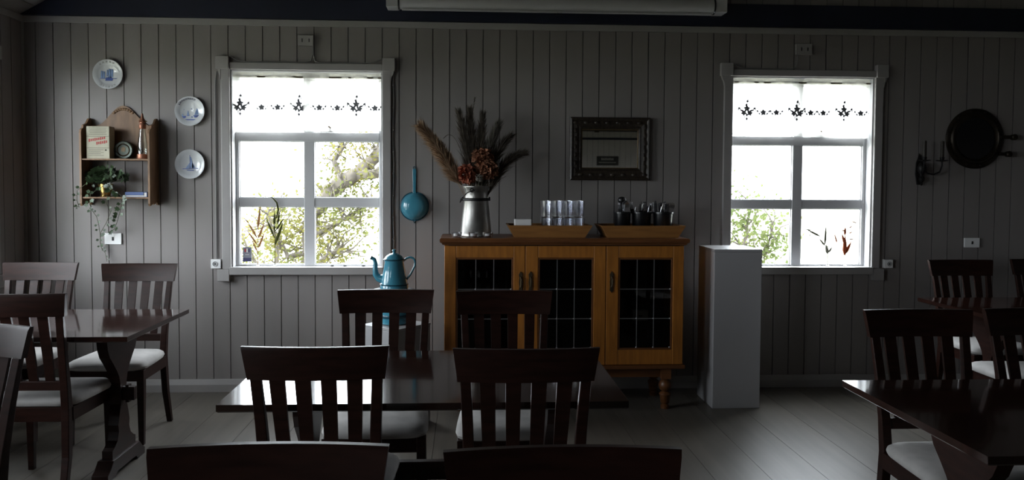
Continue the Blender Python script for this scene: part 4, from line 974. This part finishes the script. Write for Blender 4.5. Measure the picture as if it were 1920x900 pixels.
for k in range(12):
    a = k*PI/6+.2; MB().lathe([(.009, .018), (.009, .024), (.006, .027)], 8, (.200*math.cos(a), 0, .200*math.sin(a)), RX).build('bolt', 'bronze', e)
for z, l in ((.012, .300), (-.112, .262)):
    MB().box(.175, l-.02, -.045, -.020, z-.012, z+.012).build('hinge_arm', 'bronze', e, bevel=.003)
    MB().lathe([(.018, .012), (.022, .020), (.022, .050), (.016, .056)], 16, (l-.02, 0, z), RX).build('wing_nut', 'bronze', e, smooth=True)

# ------------------------------------------------------------------ projection screen under the beam
e = tag(empty('projection_screen', (.628, -.12, 2.735)), 'rolled up white projection screen mounted on the navy beam', 'screen')
MB().tube([(-1.095, 0, 0), (1.095, 0, 0)], .055, 20).build('roller_case', 'screen_case', e, smooth=True)
MB().box(-1.08, 1.08, -.030, -.010, -.066, -.052).build('bottom_bar', 'screen_case', e, bevel=.003)
for s in (-1, 1):
    MB().tube([(s*1.094, 0, 0), (s*1.104, 0, 0)], .058, 20).build('end_cap', 'black_plastic', e, smooth=True)
    MB().box(min(s*1.104, s*1.185), max(s*1.104, s*1.185), -.050, .0845, -.048, .055).build('bracket', 'screen_case', e, bevel=.004)
MB().tube([(-.0, -.02, -.066), (-.02, -.02, -.078), (.03, -.02, -.078), (.02, -.02, -.066)], .003, 6).build('pull_handle', 'black_plastic', e)

# ------------------------------------------------------------------ rear of the room (seen in the mirror)
e = tag(empty('name_board', (3.02, YR, 1.99)), 'dark board with two pale lines of lettering, seen only in the mirror', 'sign')
MB().box(-.235, .235, .001, .025, -.10, .10).build('board', 'sign_board', e, bevel=.004)
mb = MB()
for k in range(9): mb.box(-.135+k*.03, -.115+k*.03, .025, .027, .015, .055 if k % 3 else .062)
for k in range(14): mb.box(-.19+k*.027, -.172+k*.027, .025, .027, -.045, -.028)
o = mb.build('lettering', 'sign_paint', e); o['kind'] = 'stuff'
e = tag(empty('wall_lamp', (2.78, YR, 2.60)), 'small lamp above the rear beam, seen only in the mirror', 'lamp')
MB().box(-.05, .05, 0.0005, .03, 0, .16).build('backplate', 'brass_dark', e); MB().tube([(0, .03, .08), (0, .12, .06), (0, .14, .10)], .01, 8).build('arm', 'brass_dark', e); MB().lathe([(.03, .10), (.08, .20), (.075, .20)], 20, (0, .14, 0)).build('shade', 'wax', e, smooth=True)

# ------------------------------------------------------------------ outside: lawn, tree, shrubs
g = MB().box(-60, 60, .6, 80, -.75, -.70).build('lawn', 'lawn'); struct(g)
g = MB().box(-60, XL-.6, -40, .6, -.75, -.70).build('terrace', 'lawn'); struct(g)
def tree(nm, base, limbs, twig_n, leaf_n, leafm, label, seed, lsize=.05, spread=.32, sub=5, twl=.5):
    """limbs: list of polylines with start radius; twigs and leaves grow from their outer parts"""
    rn = random.Random(seed); e = tag(empty(nm, base), label, 'tree'); off = Vector(base); ends = []
    tw = MB()
    for pts, r0, r1 in limbs:
        pts = [Vector(p) for p in pts]; n = len(pts); fine = []
        for k in range(n-1):
            for j in range(4):
                t = j/4; fine.append(pts[k].lerp(pts[k+1], t)+Vector((rn.gauss(0, .012), rn.gauss(0, .012), rn.gauss(0, .012))))
        fine.append(pts[-1]); m_ = len(fine)
        MB().tube([p-off for p in fine], [lerp(r0, r1, k/(m_-1)) for k in range(m_)], 9).build('limb' if r0 < .09 else 'trunk', 'bark', e, smooth=True)
        for _ in range(twig_n):
            k = rn.randrange(m_//3, m_); p = fine[k]; d = Vector((rn.gauss(0, 1), rn.gauss(0, .6), rn.gauss(.25, .8))).normalized(); L_ = twl*rn.uniform(.4, 1.)
            q = [p]; dd = d.copy()
            for _ in range(4):
                dd = (dd+Vector((rn.gauss(0, .35), rn.gauss(0, .35), rn.gauss(.05, .3)))).normalized(); q.append(q[-1]+dd*L_/4)
            tw.tube([x-off for x in q], [.014, .011, .008, .006, .003], 5); ends += q[1:]
    o = tw.build('twigs', 'bark', e); o['kind'] = 'stuff'
    lf = MB()
    for _ in range(leaf_n):
        p = rn.choice(ends)+Vector((rn.gauss(0, spread*.3), rn.gauss(0, spread*.3), rn.gauss(0, spread*.3)))-off
        u = Vector((rn.gauss(0, 1), rn.gauss(0, 1), rn.gauss(0, 1))).normalized(); v = u.cross(Vector((rn.gauss(0, 1), rn.gauss(0, 1), rn.gauss(0, 1)))).normalized(); s = lsize*rn.uniform(.6, 1.3)
        lf.add([p-u*s*.5, p+v*s*.30, p+u*s*.5, p-v*s*.30], [(0, 1, 2, 3)])
    o = lf.build('foliage', leafm, e); o['kind'] = 'stuff'
TY = 4.2
tree('garden_tree', (-1.93, TY, -.70), [
    ([(-1.93, TY, -.70), (-1.93, TY, .2), (-1.93, TY, .85), (-1.86, TY, 1.15), (-1.66, TY, 1.36), (-1.50, TY-.05, 1.52)], .075, .105),
    ([(-1.52, TY-.05, 1.50), (-1.32, TY, 1.60), (-1.12, TY, 1.80), (-.95, TY, 2.02), (-.8, TY, 2.4)], .10, .05),
    ([(-1.40, TY, 1.56), (-1.15, TY-.1, 1.58), (-.90, TY-.1, 1.68), (-.6, TY-.1, 1.64)], .07, .04),
    ([(-1.55, TY, 1.46), (-1.62, TY+.1, 1.75), (-1.50, TY+.1, 2.1), (-1.55, TY+.2, 2.6)], .045, .02),
    ([(-1.90, TY, .80), (-1.60, TY-.2, .98), (-1.35, TY-.2, 1.12), (-1.15, TY-.2, 1.26)], .04, .012),
    ([(-1.93, TY, .62), (-2.15, TY-.1, .60), (-2.32, TY-.1, .82), (-2.38, TY-.1, 1.15)], .04, .012),
    ([(-1.92, TY, .4), (-1.65, TY-.2, .62), (-1.45, TY-.2, .66)], .04, .012)],
    26, 4200, 'tree_leaf', 'gnarled tree with yellow green leaves outside the left window', 31, .055, .34)
SY = 3.6
tree('garden_shrub', (2.85, SY, -.70), [
    ([(2.85, SY, -.70), (2.88, SY, .0), (2.80, SY, .6), (2.75, SY, 1.1), (2.9, SY, 1.5)], .05, .015),
    ([(2.86, SY, -.2), (3.1, SY-.1, .4), (3.25, SY-.1, .9), (3.35, SY, 1.3)], .04, .012),
    ([(2.86, SY, -.3), (2.6, SY, .4), (2.5, SY, .9), (2.55, SY, 1.3)], .04, .012),
    ([(3.1, SY, .3), (3.45, SY, .6), (3.6, SY, .9)], .03, .01)],
    16, 2600, 'shrub_leaf', 'leafy green shrub outside the left half of the right window', 32, .06, .36, twl=.45)
tree('garden_shrub', (-2.6, 5.6, -.70), [
    ([(-2.6, 5.6, -.70), (-2.65, 5.6, .2), (-2.6, 5.6, .8), (-2.7, 5.6, 1.1)], .05, .012),
    ([(-2.6, 5.6, -.2), (-2.95, 5.6, .4), (-3.1, 5.6, .75)], .035, .012),
    ([(-2.6, 5.6, -.2), (-2.2, 5.5, .5), (-2.05, 5.5, .9)], .035, .012)],
    14, 1100, 'tree_leaf', 'low pale shrub on the lawn behind the grass stems of the left window', 33, .06, .4, twl=.4)
